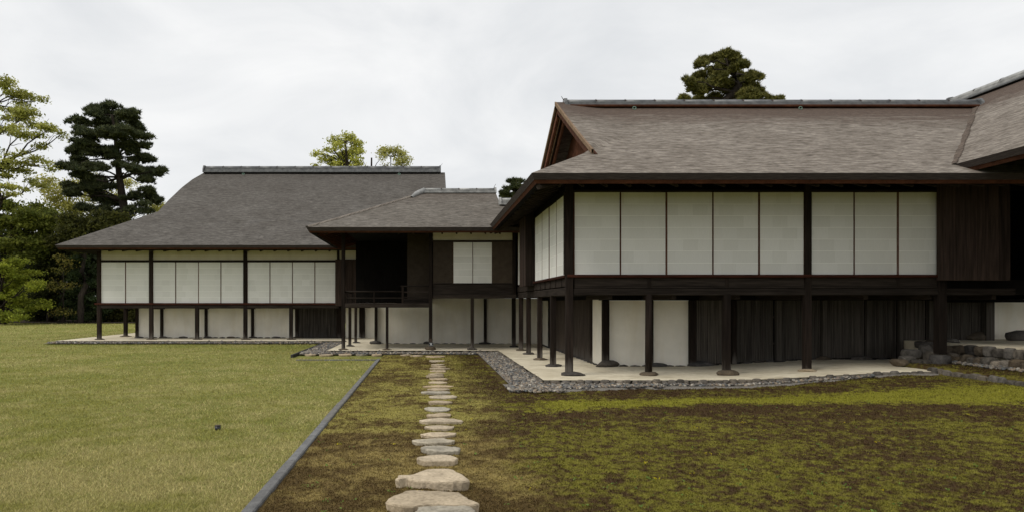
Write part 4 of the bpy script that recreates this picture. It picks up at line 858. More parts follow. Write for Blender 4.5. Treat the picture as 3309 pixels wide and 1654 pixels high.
# roof
MYE, MXE, MZE, MYR = 21.0, -3.69, 3.94, 24.6
def mprof(d): return MZE + 0.44 * d + 0.005 * d * d
rows_ = [(MYE + d, mprof(d), MXE + d, 2.53 + (0.0 if d > 2.2 else 1.3)) for d in np.linspace(0, 2.2, 12)] + [(MYE + d, mprof(d), MXE + d, 2.53 - 0.02 * (d - 2.2)) for d in np.linspace(2.201, 3.6, 9)]
front_slope('roof', mh, 'roof_mid', rows_, 80)
front_slope('rear_roof', mh, 'roof_mid', [(2 * MYR - Y, z_, xl, xr) for (Y, z_, xl, xr) in rows_[::4] + [rows_[-1]]], 20)
side_slope('end_roof', mh, 'roof_mid', [(MXE + d, mprof(d), MYE + d, 2 * MYR - MYE - d) for d in np.linspace(0, 3.6, 10)], flip=True)
# rounded hip of pale shingle ends
V = []; U = []
for d in np.linspace(0, 3.2, 40):
    for k in range(6):
        a = math.pi * k / 5; V.append((MXE + d + math.cos(a) * 0.09 * 0.7 + 0.02, MYE + d - math.cos(a) * 0.09 * 0.7 + 0.02, mprof(d) - 0.012 + 0.055 * math.sin(a))); U.append((d * 0.25, d * 1.0 + math.cos(a) * 0.2))
Fc = [(i * 6 + k, i * 6 + k + 1, (i + 1) * 6 + k + 1, (i + 1) * 6 + k) for i in range(39) for k in range(5)]
pymesh('hip', V, Fc, 'roof_warm', mh, True, np.array(U))
eave(mh, Lpts(MXE, 28.2, MYE, 3.4), [((0, MZE), (0.05, MZE - 0.11), ('eave_edge', 'shingle_edge')), ((0.06, MZE - 0.11), (0.09, MZE - 0.165), ('eave_board', 'eave_red')), ((0.09, MZE - 0.165), (1.3, MZE + 0.20), ('soffit', 'shade_timber'))])
for k in range(13): cyl('rafter', (MXE + 0.25, 21.6 + 0.45 * k, MZE - 0.17), (-2.6, 21.6 + 0.45 * k, MZE + 0.06), 0.03, 0.03, 'red_timber', mh, 6)
for k in range(13): cyl('rafter', (-3.1 + 0.45 * k, MYE + 0.25, MZE - 0.17), (-3.1 + 0.45 * k, MY, MZE + 0.06), 0.03, 0.03, 'timber_beam_deep', mh, 6)
rzm = Z(623, MYR)
rm = ridge(mh, X(1369, MYR), X(1597, MYR), MYR, rzm, 0.145, 0.06, 0.72, ('tile_pale', 'tile_pale'), width=0.32, ends=(False, True))
V = []; Fc = []; tube(V, Fc, [(X(1371, MYR), MYR, rzm + .07, .11), (-0.35, 24.28, Z(627, 24.3), .09), (X(1330, 24.0), 24.0, Z(638, 24.0), .05)], 8); pymesh('hip_tile', V, Fc, 'tile_pale', rm, True)
ridge(mh, X(1619, 23.2), 4.2, 23.2, Z(661, 23.2), 0.20, 0.07, 0.55, ('tile_pale', 'tile_pale'), width=0.32, ends=(True, False))
box('verge_board', 2.50, 2.56, 23.2, 24.7, mprof(2.2) - 0.25, mprof(2.2) + 0.1, 'eave_red', mh)

# ================================================================== FAR HOUSE (left)
LY = 28.5
lh = thing('far_house', 'far raised timber house with grey shingle roof and a long row of paper screens', 'house', (-8, LY, 0))
LX0, LX1 = X(321, LY), X(1094, LY)
lz0, lz1 = Z(978, LY), Z(847, LY)
for px_ in (321, 489, 793): post(lh, X(px_, LY), LY, 0.14, 3.95, 0.15)
for px_ in (637, 940.6): post(lh, X(px_, LY), LY, 0.14, 1.5, 0.145)
for k, px_ in enumerate((321, 489, 637, 793, 940.6)): footing(X(px_ + 3, LY), LY - 0.05, 0.23, 0.14, 0.05, .1, 'brown_stone', 'tan foundation stone under the %s front post of the far house from its open corner' % ORD[k])
for k, y in enumerate((31.0, 33.0, 35.0)):
    post(lh, LX0, y, 0.13, 1.5, 0.15); footing(LX0, y, 0.3, 0.16, 0.06, .1, 'brown_stone', 'foundation stone under the %s end post behind the open corner of the far house' % ORD[k])
box('sill', LX0 - 0.16, LX1, LY - 0.1, LY + 0.07, Z(984, LY), lz0, 'red_timber', lh); box('beam', LX0 - 0.08, LX1, LY - 0.06, LY + 0.06, Z(995, LY), Z(984.5, LY), 'timber_beam', lh)
box('lintel', LX0, LX1 + 0.1, LY - 0.04, LY + 0.06, lz1, Z(840, LY), 'timber_beam', lh)
lb_ = [(326, 405.5), (405.5, 483), (494, 567.5), (567.5, 641), (641, 713.5), (713.5, 787), (799, 872), (872, 944.6), (944.6, 1017), (1017, 1084)]
for k, (a0, a1) in enumerate(lb_): shoji(lh, 'x', X(a0, LY), X(a1, LY), LY - 0.012 + 0.012 * (k % 2), lz0 + .001, lz1 - .001, 7, 0.022)
for a0, a1 in ((326, 483), (494, 787), (799, 1090), (1096, 1164)): box('upper_wall', X(a0, LY), X(a1, LY), LY, LY + 0.05, Z(840, LY) + .001, 4.05, 'ochre_plaster', lh, 0)
box('room_wall', LX0 + .1, LX1, LY + 0.08, LY + 0.12, 1.4, 4.1, 'shade_timber', lh)
post(lh, X(1093, LY), LY, Z(840, LY), 4.05, 0.1)
sx_ = box('shutter_box', X(1085, LY), X(1161, LY), LY - 0.10, LY + 0.05, Z(988, LY), Z(838, LY), 'red_board', lh)
for k in range(4): w = (X(1161, LY) - X(1085, LY)) / 4; box('board', X(1085, LY) + k * w, X(1085, LY) + (k + 1) * w - 0.008, LY - 0.128 - .003 * (k % 2), LY - 0.102, Z(988, LY), Z(838, LY), 'red_board', sx_, 0.003)
box('floor', LX0 + 0.05, -2.4, LY + 0.08, 38, 1.42, 1.56, 'shade_timber', lh); box('end_wall', LX0 - 0.05, LX0 + 0.05, LY + 0.1, 38, 1.56, 4.0, 'shade_timber', lh); box('rear_wall', LX0, 1.5, 38, 38.1, 1.5, 4.0, 'shade_timber', lh)
box('beam', LX0 - 0.06, LX0 + 0.06, LY + 0.08, 38, 1.40, 1.56, 'timber_beam_deep', lh)
LWY = 29.9
box('wall_panel', X(446, LWY), X(748 / 1.0 + 215, LWY), LWY, LWY + 0.08, 0.06, 1.5, 'white_plaster', lh, 0)
box('wall_panel', X(1117, LWY), -1.3, LWY, LWY + 0.08, 0.06, 1.7, 'white_plaster', lh, 0)
box('wall_panel', X(446, LWY), X(446, LWY) + 0.08, LWY + 0.1, 38, 0.06, 1.45, 'white_plaster', lh, 0)
for px_ in (444, 524, 667, 817, 959): post(lh, X(px_, LWY), LWY - 0.04, 0.13, 1.45, 0.115)
for px_, w in ((1096, 0.2), (1171, 0.24)): post(lh, X(px_, LWY), LWY - 0.1, 0.13, 1.6, w)
for a0, a1 in ((494, 520), (642, 663), (798, 813), (945, 955)): box('lower_lintel', X(a0, LWY - .1), X(a1, LWY - .1) + 0.15, LWY - 0.1, LWY - 0.02, 1.36, 1.44, 'timber_beam', lh)
slats(lh, X(966, LWY), X(1090, LWY), LWY - 0.06, 0.12, 1.5, 0.06, 0.04)
box('wall_backing', X(962, LWY), X(1110, LWY), LWY - 0.01, LWY + 0.05, 0.1, 1.5, 'shade_timber', lh)
for x in np.arange(X(452, LWY), X(955, LWY), 0.33): rock('footing_stone', x, LWY - 0.06, 0.08, 0.15, 0.06, 0.055 * random.uniform(0.8, 1.5), lh, 'small', 'dark_stone', random.uniform(-.15, .15))
for k, px_ in enumerate((450, 528, 594, 671, 748, 819, 893, 963)): footing(X(px_, LWY - .1), LWY - 0.12, 0.22, 0.1, 0.08, .09, 'brown_stone' if k in (4, 7) else 'dark_stone', 'low stone at the white wall foot of the far house, %s from its open end' % ORD[k])
# roof
LYE, LXE, LZE, LYR = 27.2, X(177, 27.2), Z(792, 27.2), 34.25
def lprof(d): return LZE + 0.575 * d + 0.0035 * d * d
def lxl(d):
    if d <= 2.96: return LXE + d
    y = LYE + d; return float(np.interp(y, [30.16, 31.3, 32.6, 33.5, 34.25], [LXE + 2.96, -11.80, -11.66, -11.46, -11.14]))
ds = np.concatenate([np.linspace(0, 2.0, 10), [2.001], np.linspace(2.2, 7.05, 26)])
rows_ = [(LYE + d, lprof(d), lxl(d), (-2.7 if d <= 2.0 else 0.94)) for d in ds]
front_slope('roof', lh, 'roof_grey', rows_, 110, lambda xs_, Y: 0.02 * (fbm(xs_ * 0.5, xs_ * 0 + Y * 0.5, 90, 2) - 0.5) * ss(0, 0.6, Y - LYE))
front_slope('rear_roof', lh, 'roof_grey', [(2 * LYR - Y, z_, xl, 0.94) for (Y, z_, xl, xr) in rows_[::4] + [rows_[-1]]], 20)
side_slope('end_roof', lh, 'roof_grey', [(LXE + d, lprof(d), LYE + d, 2 * LYR - LYE - d) for d in np.linspace(0, 3.4, 10)], flip=True)
V = [(-11.5, LYE + 3.2, lprof(2.9)), (-11.5, 2 * LYR - LYE - 3.2, lprof(2.9)), (-10.9, LYR, lprof(7.05))]; pymesh('gable_wall', V, [(0, 1, 2)], 'shade_timber', lh)
V = []; Fc = []
for d in np.linspace(2.0, 7.05, 10): V += [(0.945, LYE + d, lprof(d) + .005), (0.945, LYE + d, lprof(d) - 0.25)]
Fc = [(2 * i, 2 * i + 1, 2 * i + 3, 2 * i + 2) for i in range(9)]; pymesh('verge_edge', V, Fc, 'shingle_edge', lh)
box('inner_wall', 0.3, 0.4, 29.3, 38, 3.5, 5.2, 'shade_timber', lh)
eave(lh, Lpts(LXE, 41.3, LYE, -2.7), [((0, LZE), (0.05, LZE - 0.105), ('eave_edge', 'shingle_edge')), ((0.06, LZE - 0.105), (0.09, LZE - 0.16), ('eave_board', 'eave_red')), ((0.09, LZE - 0.16), (1.45, LZE + 0.18), ('soffit', 'shade_timber'))])
for k in range(22): cyl('rafter', (LXE + 0.9 + 0.555 * k, LYE + 0.3, LZE - 0.21), (LXE + 0.9 + 0.555 * k, LY, LZE - 0.05), 0.035, 0.035, 'timber_beam_deep', lh, 6)
box('eave_beam', LXE + 0.35, -2.8, LYE + 0.28, LYE + 0.36, LZE - 0.19, LZE - 0.11, 'timber_beam', lh)
rl = ridge(lh, X(664, LYR), X(1420, LYR), LYR, Z(558, LYR), 0.30, 0.10, 0.88, ('tile', 'tile'), width=0.5)
for px_ in (786, 1290): torus('ring', (X(px_, LYR - .45), LYR - 0.45, Z(563, LYR - .45)), 0.05, 0.012, 'verdigris', rl)
for a_, b_ in ((1424, 1430), (1597, 1602)):
    V = []; Fc = []; Yk = LYR if a_ < 1500 else MYR; zt = Z(540 if a_ < 1500 else 610, Yk); tube(V, Fc, [(X(a_ - 2, Yk), Yk, zt - .05, .012), (X(a_, Yk), Yk, zt + .06, .01), (X(b_, Yk), Yk, zt + .16, .006)], 6); pymesh('ridge_wire', V, Fc, 'wire', rl if a_ < 1500 else rm)

# small marker block on the lawn
xb_, yb_ = G(703.5, 1383)
mk = thing('lawn_marker', 'small dark capped peg set in the lawn', 'marker', (xb_, yb_, 0))
cyl('peg', (xb_, yb_, -0.04), (xb_, yb_, 0.034), 0.036, 0.038, 'black_enamel', mk, 14); cyl('cap', (xb_, yb_, 0.0345), (xb_, yb_, 0.043), 0.040, 0.037, 'leather', mk, 14)

# ------------------------------------------------------------------ trees
def rand_dirs(n, up=0.0):
    v = RNG.normal(size=(n, 3)); v /= np.linalg.norm(v, axis=1, keepdims=True); v[:, 2] += up; return v / np.linalg.norm(v, axis=1, keepdims=True)
def leafquads(c, s, flat=0.0):
    n = len(c); nrm = rand_dirs(n, flat); a = np.cross(nrm, rand_dirs(n)); a /= np.linalg.norm(a, axis=1, keepdims=True) + 1e-9; b_ = np.cross(nrm, a)
    s = s[:, None]; return np.stack([c + a * s, c + b_ * s * 0.55, c - a * s, c - b_ * s * 0.55], 1)
def limbs(pts_list):
    V = []; Fc = []
    for p in pts_list: tube(V, Fc, p, 7)
    return V, Fc
def wobble(p0, p1, r0, r1, n=5, amp=0.12, sag=0.0):
    p0 = np.array(p0); p1 = np.array(p1); L_ = np.linalg.norm(p1 - p0); out = []
    for i in range(n + 1):
        t_ = i / n; j = (RNG.random(3) - 0.5) * amp * L_ * math.sin(math.pi * t_); p = p0 + (p1 - p0) * t_ + j; out.append((p[0], p[1], p[2] + sag * math.sin(math.pi * t_), r0 + (r1 - r0) * t_))
    return out
def blobs_px(lst, Y, ox, oy, k, dj, squash=1.0):
    out = []
    for q_ in lst:
        cx_, cy_, r_ = q_[:3]; yy = Y + (RNG.random() - 0.5) * 2 * dj; rr = r_ * k * yy / F; out.append((X(ox + cx_ * k, yy), yy, Z(oy + cy_ * k, yy), rr, rr * 1.0, rr * squash))
    return out
def broadleaf(name, label, group, base, top, blobs, nleaf, size, cols, trunk_r=0.25, per=26, spread=0.30, branch=True, airy=0.5, layered=0):
    t_ = thing(name, label, 'tree', (base[0], base[1], 0), group)
    blobs0 = blobs
    if layered:
        sub = []
        for b_ in blobs:
            for _ in range(layered):
                d_ = rand_dirs(1)[0] * RNG.random() ** 0.4; f_ = 0.42 + 0.3 * RNG.random(); sub.append((b_[0] + d_[0] * b_[3] * 0.8, b_[1] + d_[1] * b_[4] * 0.8, max(b_[2] + d_[2] * b_[5] * 0.9, 0.4), b_[3] * f_, b_[4] * f_, b_[5] * f_ * 0.38))
        blobs = sub
    vol = np.array([b_[3] * b_[4] for b_ in blobs]); cnt = np.maximum((vol / vol.sum() * nleaf / per).astype(int), 3)
    C_, T_ = [], []
    for (bx_, by_, bz_, rx, ry, rz), n in zip(blobs, cnt):
        d = rand_dirs(n, 0.15) * (RNG.random((n, 1)) ** airy); cc = np.array([bx_, by_, bz_]) + d * np.array([rx, ry, rz])
        tone = 0.65 + 0.7 * RNG.random((n, 1)); mixv = RNG.random((n, 1)); col = (np.array(cols[0]) * (1 - mixv) + np.array(cols[1]) * mixv) * tone
        l = np.repeat(cc, per, 0) + RNG.normal(size=(n * per, 3)) * np.array([spread, spread, spread * 0.45]) ; C_.append(l); T_.append(np.repeat(col, per, 0) * (0.75 + 0.5 * RNG.random((n * per, 1))))
    C_ = np.concatenate(C_); T_ = np.concatenate(T_); s = size * (0.6 + 0.8 * RNG.random(len(C_)))
    npmesh('crown', leafquads(C_, s, 0.5), 4, 'leaf', t_, np.repeat(T_, 4, 0))
    blobs = blobs0; pl = []
    main = wobble((base[0], base[1], -0.1), (top[0], top[1], top[2]), trunk_r, trunk_r * 0.3, 7, 0.06); pl.append(main)
    if branch:
        for b_ in blobs:
            k_ = min(range(len(main)), key=lambda i: abs(main[i][2] - (b_[2] - 0.5 * abs(b_[0] - main[i][0]) - 0.4)))
            pl.append(wobble(main[k_][:3], b_[:3], main[k_][3] * 0.42, 0.025, 5, 0.14, 0.1))
            for _ in range(2): e_ = np.array(b_[:3]) + rand_dirs(1, 0.3)[0] * b_[3] * 0.8; pl.append(wobble(pl[-1 - _][3][:3], e_, 0.03, 0.012, 3, 0.15))
    V, Fc = limbs(pl); pymesh('trunk', V, Fc, 'bark', t_, True); return t_
def pine(name, label, group, trunk, pads, ntuft, nl, cols, needles=9, width=0.03):
    t_ = thing(name, label, 'tree', (trunk[0][0], trunk[0][1], 0), group)
    sub = []
    for p in pads:
        for _ in range(6):
            a_ = RNG.random() * 6.283; q_ = 0.62 * p[3] * math.sqrt(RNG.random()); f_ = 0.45 + 0.30 * RNG.random()
            sub.append((p[0] + math.cos(a_) * q_, p[1] + math.sin(a_) * q_, p[2] + (RNG.random() - 0.5) * p[5] * 0.9, p[3] * f_, p[4] * f_, p[5] * f_ * 1.1))
    allp, pads0 = sub, pads; pads = sub
    area = np.array([p[3] ** 2 for p in pads]); cnt = np.maximum((area / area.sum() * ntuft).astype(int), 8); C_, K_ = [], []
    for (px_, py_, pz_, rx, ry, rz), n in zip(pads, cnt):
        a = RNG.random(n) * 6.283; r_ = np.sqrt(RNG.random(n)); lump = 0.72 + 0.5 * vn(np.cos(a) * 2 + px_ * 3, np.sin(a) * 2 + pz_ * 3, 7)
        c = np.stack([px_ + np.cos(a) * r_ * rx * lump, py_ + np.sin(a) * r_ * ry * lump, pz_ + (1 - r_ ** 2) * rz * 0.9 * RNG.random(n) ** 0.6 - rz * 0.35 + RNG.normal(size=n) * 0.05], 1); C_.append(c)
        mv = RNG.random((n, 1)); K_.append((np.array(cols[0]) * (1 - mv) + np.array(cols[1]) * mv) * (0.6 + 0.8 * RNG.random((n, 1))))
    C_ = np.concatenate(C_); K_ = np.concatenate(K_); n = len(C_)
    d = rand_dirs(n * needles, 0.75).reshape(n, needles, 3); ln = nl * (0.6 + 0.7 * RNG.random((n, needles, 1))); tip = C_[:, None] + d * ln
    sd = np.cross(d, rand_dirs(n * needles).reshape(n, needles, 3)); sd /= np.linalg.norm(sd, axis=2, keepdims=True) + 1e-9
    V = np.stack([C_[:, None] + sd * width, C_[:, None] - sd * width, tip + sd * width * 0.3], 2).reshape(-1, 3)
    npmesh('crown', V, 3, 'needle', t_, np.repeat(K_ , needles * 3, 0) * (0.85 + 0.3 * RNG.random((len(V) // 3, 1)).repeat(3, 0)))
    pl = [trunk]
    for p in pads0:
        k_ = min(range(len(trunk)), key=lambda i: abs(trunk[i][2] - (p[2] - 0.25)) + 0.05 * abs(trunk[i][0] - p[0]))
        pl.append(wobble(trunk[k_][:3], (p[0], p[1], p[2] - p[5] * 0.3), max(trunk[k_][3] * 0.38, 0.035), 0.025, 6, 0.12, 0.12))
    V, Fc = limbs(pl); pymesh('trunk', V, Fc, 'bark', t_, True); return t_
def trunk_px(lst, Y, ox, oy, k, r0, r1, ground=True):
    out = []; n = len(lst)
    for i, (cx_, cy_) in enumerate(lst): out.append((X(ox + cx_ * k, Y), Y, Z(oy + cy_ * k, Y), r0 + (r1 - r0) * i / (n - 1)))
    if ground: out = [(out[0][0] + 0.2, Y, -0.1, r0 * 1.25), (out[0][0] + 0.12, Y, out[0][2] * 0.5, r0 * 1.08)] + out
    return out
K4 = 700 / 1025
PD = [(530, 440, 60), (565, 480, 50), (500, 415, 50), (400, 390, 50), (500, 238, 80), (600, 246, 60), (445, 250, 45), (370, 285, 48), (540, 290, 85), (650, 300, 58), (385, 330, 45), (440, 345, 66), (560, 345, 85), (670, 350, 48), (685, 395, 36), (350, 425, 55), (425, 430, 42), (600, 402, 60), (655, 452, 58), (712, 462, 35), (320, 490, 60), (400, 478, 60), (470, 500, 68), (622, 500, 50), (700, 517, 58), (758, 515, 36), (370, 530, 58), (450, 560, 58), (690, 556, 46), (340, 592, 44), (420, 600, 56), (500, 590, 50), (705, 602, 40), (340, 625, 40), (470, 640, 50), (520, 662, 58), (620, 640, 50), (700, 640, 46), (738, 660, 34), (470, 700, 50), (530, 722, 55), (660, 692, 60), (600, 710, 50), (400, 690, 40)]
pine('pine_tree', 'tall dark pine standing alone above the far house roof end', None, trunk_px([(600, 760), (580, 650), (565, 550), (555, 450), (545, 340), (530, 255)], 62, 0, 200, K4, 0.42, 0.10), blobs_px([(a, b, c * 1.06) for a, b, c in PD], 62, 0, 200, K4, 2.2, 0.60), 19000, 0.30, ((0.04, 0.055, 0.026), (0.10, 0.11, 0.045)), 9, 0.040)
K7 = 450 / 2520
PD = [(1070, 250, 120), (1250, 300, 120), (700, 390, 120), (900, 350, 120), (620, 460, 115), (1100, 430, 190), (1400, 420, 130), (850, 580, 150), (1300, 490, 150), (640, 660, 150), (1000, 650, 150), (450, 740, 115), (600, 810, 150), (1350, 660, 140), (1600, 650, 140), (1690, 660, 80), (1500, 760, 180), (800, 830, 190), (600, 900, 170), (1100, 800, 130), (1200, 890, 190), (1620, 870, 160), (1500, 980, 190), (1730, 1000, 130), (1850, 1050, 60), (350, 1075, 150), (600, 1065, 150), (850, 1060, 180), (1300, 1060, 150), (2090, 1060, 60), (1950, 1090, 80)]
pine('pine_tree', 'spreading olive green pine rising behind the near house ridge', None, trunk_px([(1010, 1200), (1090, 1100), (1230, 960), (1330, 820), (1250, 640), (1150, 450), (1080, 280)], 40, 2150, 130, K7, 0.30, 0.07), blobs_px(PD, 40, 2150, 130, K7, 1.5, 0.75), 12000, 0.20, ((0.075, 0.082, 0.024), (0.21, 0.19, 0.05)), 9, 0.026)
K6 = 750 / 2542
PD = [(2400, 632, 60), (2490, 628, 60), (2420, 690, 80), (2330, 718, 50), (2490, 700, 60), (2290, 762, 60), (2370, 782, 60), (2300, 800, 50), (2440, 770, 55), (2520, 760, 60)]
pine('pine_tree', 'small clipped pine between the connecting house ridge and the near eave', None, trunk_px([(2460, 860), (2440, 780), (2400, 720), (2430, 640)], 45, 950, 400, K6, 0.16, 0.05), blobs_px(PD, 45, 950, 400, K6, 0.6, 0.5), 1500, 0.18, ((0.035, 0.050, 0.018), (0.085, 0.090, 0.030)), 9, 0.026)
BL = [(450, 190, 62), (600, 175, 80), (680, 235, 75), (500, 240, 55), (430, 292, 36), (350, 292, 34), (248, 332, 42), (540, 340, 58), (640, 320, 68), (330, 390, 55), (420, 420, 66), (560, 400, 78), (680, 425, 76), (240, 466, 30), (500, 460, 70), (735, 300, 40)]
tb = blobs_px(BL, 60, 950, 400, K6, 1.2)
broadleaf('broadleaf_tree', 'rounded yellow-green tree showing above the far house ridge', None, (X(950 + 590 * K6, 60), 60), (X(950 + 560 * K6, 60), 60, Z(400 + 200 * K6, 60)), tb, 6000, 0.095, ((0.34, 0.36, 0.06), (0.56, 0.55, 0.13)), 0.30, 16, 0.20, airy=0.45)
BL = [(960, 325, 48), (1030, 305, 58), (1130, 312, 58), (1180, 362, 56), (1222, 392, 40), (1230, 442, 30), (1150, 432, 56), (985, 370, 38), (1000, 465, 24)]
broadleaf('broadleaf_tree', 'thin airy tree with bare forks beside the rounded one above the ridge', None, (X(950 + 1040 * K6, 62), 62), (X(950 + 1060 * K6, 62), 62, Z(400 + 360 * K6, 62)), blobs_px(BL, 62, 950, 400, K6, 0.9), 2300, 0.09, ((0.30, 0.30, 0.07), (0.48, 0.46, 0.15)), 0.2, 12, 0.25, airy=0.35)
t_ = thing('dead_tree', 'bare dead trunk with twigs above the far house ridge', 'tree', (X(950 + 838 * K6, 61), 61, 0)); zt = Z(400 + 375 * K6, 61); xb2 = X(950 + 838 * K6, 61)
V, Fc = limbs([[(xb2, 61, -.1, .22), (xb2, 61, zt * .6, .16), (xb2 + .1, 61, zt, .07)], wobble((xb2, 61, zt * .9), (xb2 + 1.0, 61, zt + .2), .05, .012), wobble((xb2, 61, zt * .88), (xb2 - .7, 61, zt - .1), .05, .012), wobble((xb2, 61, zt * .93), (xb2 + 1.5, 61, zt - .6), .04, .012), wobble((xb2 + 1.5, 61, zt - .6), (xb2 + 2.0, 61, zt - 1.6), .03, .012)]); pymesh('trunk', V, Fc, 'bark', t_, True)
# left edge: tall airy tree, yellow-green one behind the pine, dark wood, bright maple, shrubs
BL = [(-90, 90, 90), (30, 130, 68), (100, 160, 66), (170, 190, 50), (60, 225, 78), (140, 265, 76), (230, 322, 64), (292, 340, 46), (100, 330, 72), (15, 300, 66), (-90, 240, 90), (-80, 380, 90), (160, 455, 58), (222, 492, 46), (40, 470, 60), (60, 545, 74), (160, 590, 66), (20, 620, 62), (-80, 520, 80), (190, 400, 30)]
broadleaf('broadleaf_tree', 'tall airy spring-green tree with grey limbs at the wood edge', None, (X(0 + 5 * K4, 54), 54), (X(-20, 54), 54, Z(200 + 200 * K4, 54)), blobs_px(BL, 54, 0, 200, K4, 2.0, 0.7), 15000, 0.105, ((0.24, 0.26, 0.05), (0.46, 0.45, 0.13)), 0.45, 16, 0.22, airy=0.40, layered=4)
BL = [(250, 620, 56), (335, 600, 56), (285, 680, 58), (410, 555, 46), (360, 705, 58), (430, 640, 44), (220, 570, 40), (600, 580, 40), (760, 688, 34), (720, 700, 40), (540, 640, 40)]
broadleaf('broadleaf_tree', 'pale yellow-green tree seen through gaps of the dark pine', None, (X(400 * K4, 69), 69), (X(330 * K4, 69), 69, Z(200 + 640 * K4, 69)), blobs_px(BL, 69, 0, 200, K4, 1.5, 0.8), 7000, 0.12, ((0.30, 0.30, 0.06), (0.48, 0.45, 0.14)), 0.25, 14, 0.36, airy=0.4)
BL = [(50, 700, 96), (150, 760, 96), (215, 800, 64), (80, 820, 100), (170, 690, 70), (-60, 760, 90), (230, 740, 60), (20, 900, 80), (150, 870, 70)]
broadleaf('broadleaf_tree', 'full mid-green tree below the airy one at the wood edge', None, (X(12 * K4, 57), 57), (X(60 * K4, 57), 57, Z(200 + 720 * K4, 57)), blobs_px(BL, 57, 0, 200, K4, 1.8, 0.9), 24000, 0.13, ((0.10, 0.13, 0.025), (0.28, 0.30, 0.055)), 0.5, 22, 0.34, layered=5)
BL = [(340, 800, 50), (380, 770, 66), (470, 785, 66), (540, 770, 50), (300, 850, 60), (400, 850, 70), (560, 740, 40), (330, 740, 40), (480, 730, 45)]
broadleaf('evergreen_tree', 'dark olive evergreen just above the far house eave', None, (X(380 * K4, 56), 56), (X(400 * K4, 56), 56, Z(200 + 790 * K4, 56)), blobs_px(BL, 56, 0, 200, K4, 1.4, 0.7), 11000, 0.13, ((0.045, 0.052, 0.015), (0.13, 0.13, 0.03)), 0.3, 22, 0.34)
BL = [(60, 960, 70), (10, 1000, 80), (100, 1020, 70), (150, 1050, 56), (30, 1080, 80), (120, 1120, 74), (185, 1155, 50), (60, 1160, 74), (15, 1200, 60), (-70, 1080, 90), (-60, 980, 80), (90, 1200, 50)]
broadleaf('maple_tree', 'bright yellow-green low maple at the lawn edge', None, (X(-60 * K4, 53), 53), (X(20 * K4, 53), 53, Z(200 + 1010 * K4, 53)), blobs_px(BL, 53, 0, 200, K4, 1.5, 0.85), 17000, 0.09, ((0.16, 0.205, 0.026), (0.36, 0.385, 0.048)), 0.2, 24, 0.20, layered=5)
BL = [(390, 960, 60), (430, 1000, 60), (360, 1020, 60), (410, 1080, 70), (350, 1120, 60), (430, 1140, 60), (390, 1180, 70), (330, 1190, 50), (440, 1200, 50), (480, 1050, 60), (500, 1150, 60)]
broadleaf('evergreen_shrub', 'tall dense dark-green evergreen shrub beside the far house corner', None, (X(400 * K4, 57.5), 57.5), (X(400 * K4, 57.5), 57.5, Z(200 + 1000 * K4, 57.5)), blobs_px(BL, 57.5, 0, 200, K4, 1.2, 0.9), 15000, 0.11, ((0.030, 0.050, 0.020), (0.085, 0.115, 0.040)), 0.2, 20, 0.2, layered=5)
BL = [(300, 930, 36), (290, 985, 40), (330, 955, 30), (270, 1055, 44), (320, 1060, 36), (240, 1060, 30), (300, 1180, 40), (340, 1185, 30), (255, 1190, 30)]
broadleaf('sapling', 'slender sapling with yellowing leaves before the dark shrubs', None, (X(296 * K4, 55.5), 55.5), (X(302 * K4, 55.5), 55.5, Z(200 + 950 * K4, 55.5)), blobs_px(BL, 55.5, 0, 200, K4, 0.5, 0.5), 900, 0.09, ((0.12, 0.13, 0.03), (0.27, 0.22, 0.05)), 0.06, 10, 0.3)
SHR = [(230, 950, 90, 1000), (180, 1090, 80, 1100), (250, 1130, 70, 1100), (300, 880, 60, 900), (560, 1190, 60, 1190), (620, 1180, 60, 1190), (700, 1190, 60, 1190)]
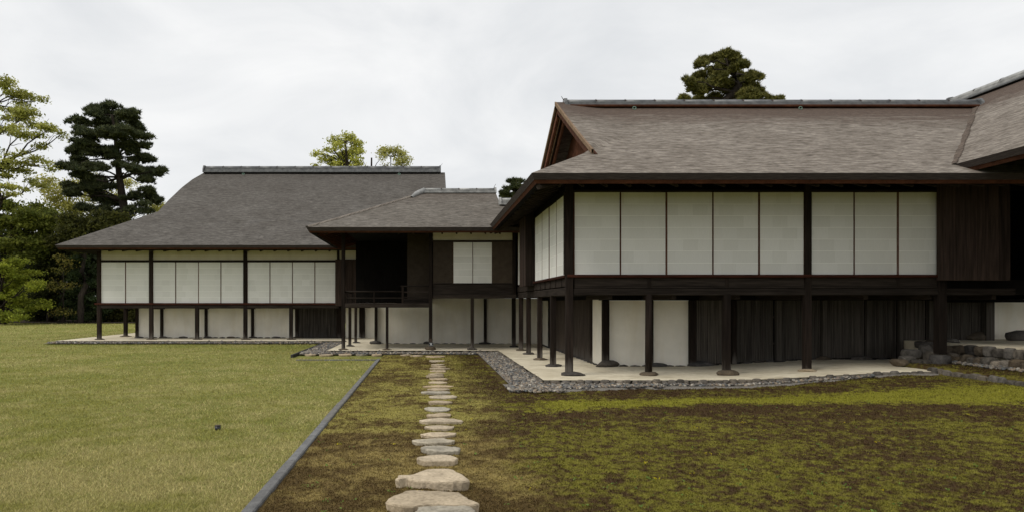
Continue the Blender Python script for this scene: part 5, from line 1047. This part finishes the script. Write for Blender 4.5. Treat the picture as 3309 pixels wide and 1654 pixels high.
for i, (cx_, cy_, r_, tp) in enumerate(SHR):
    lb = ['dusky green tree in the gloom behind the maple', 'dark shrub beside the bright maple', 'dark shrub at the foot of the sapling', 'dark bough-heavy tree over the sapling', 'olive shrub seen between the far house corner posts', 'olive shrub seen under the far house floor beside the corner', 'olive shrub hidden deep under the far house floor'][i]
    BL = [(cx_ + dx * r_, cy_ + dy * r_, r_ * 0.62) for dx, dy in ((0, 0), (-.6, .3), (.6, .25), (0, -.6), (.35, .8), (-.4, .9), (0, 1.4))]
    broadleaf('evergreen_shrub', lb, None, (X(cx_ * K4, 59 + i % 3), 59 + i % 3), (X(cx_ * K4, 59 + i % 3), 59 + i % 3, Z(200 + cy_ * K4, 59)), [b_ for b_ in blobs_px(BL, 59 + i % 3, 0, 200, K4, 0.8, 0.75) if b_[2] > 0.3], 5500, 0.13, ((0.035, 0.048, 0.016), (0.10, 0.11, 0.032)) if i < 4 else ((0.07, 0.077, 0.02), (0.16, 0.15, 0.04)), 0.2, 22, 0.33)
# unbroken wood behind
n = 60000; xw = -62 + RNG.random(n) * 66; top = 6.5 + 3.5 * fbm(xw / 4, xw * 0, 12, 3) - 2.0 * ss(-18, -12, xw); zw = RNG.random(n) ** 0.8 * top; yw = 64 + RNG.random(n) * 6 + 1.5 * fbm(xw / 2, zw / 2, 14, 2)
cw = np.array([[0.020, 0.030, 0.010]]) + np.array([[0.05, 0.055, 0.012]]) * (fbm(xw / 1.5, zw / 1.2, 18, 3)[:, None] ** 2) * (0.4 + RNG.random((n, 1)))
tag(npmesh('woodland', leafquads(np.stack([xw, yw, zw], 1), 0.28 * (0.6 + 0.8 * RNG.random(n)), 0.4), 4, 'leaf', None, np.repeat(cw, 4, 0)), 'dark unbroken wood behind the lawn', 'woodland', kind='stuff')
# bare leaf-littered ground at the wood's edge
P = np.zeros((6, 40, 3)); P[..., 0] = np.linspace(-70, 6, 40)[None]; P[..., 1] = np.linspace(56.0, 75, 6)[:, None]; P[0, :, 1] += 1.2 * np.sin(np.linspace(0, 19, 40)) * 0.5; P[..., 2] = 0.03
plain('leaf_litter', (0.035, 0.025, 0.015), 0.95); tag(grid('wood_floor', P, 'leaf_litter', None), kind='structure')
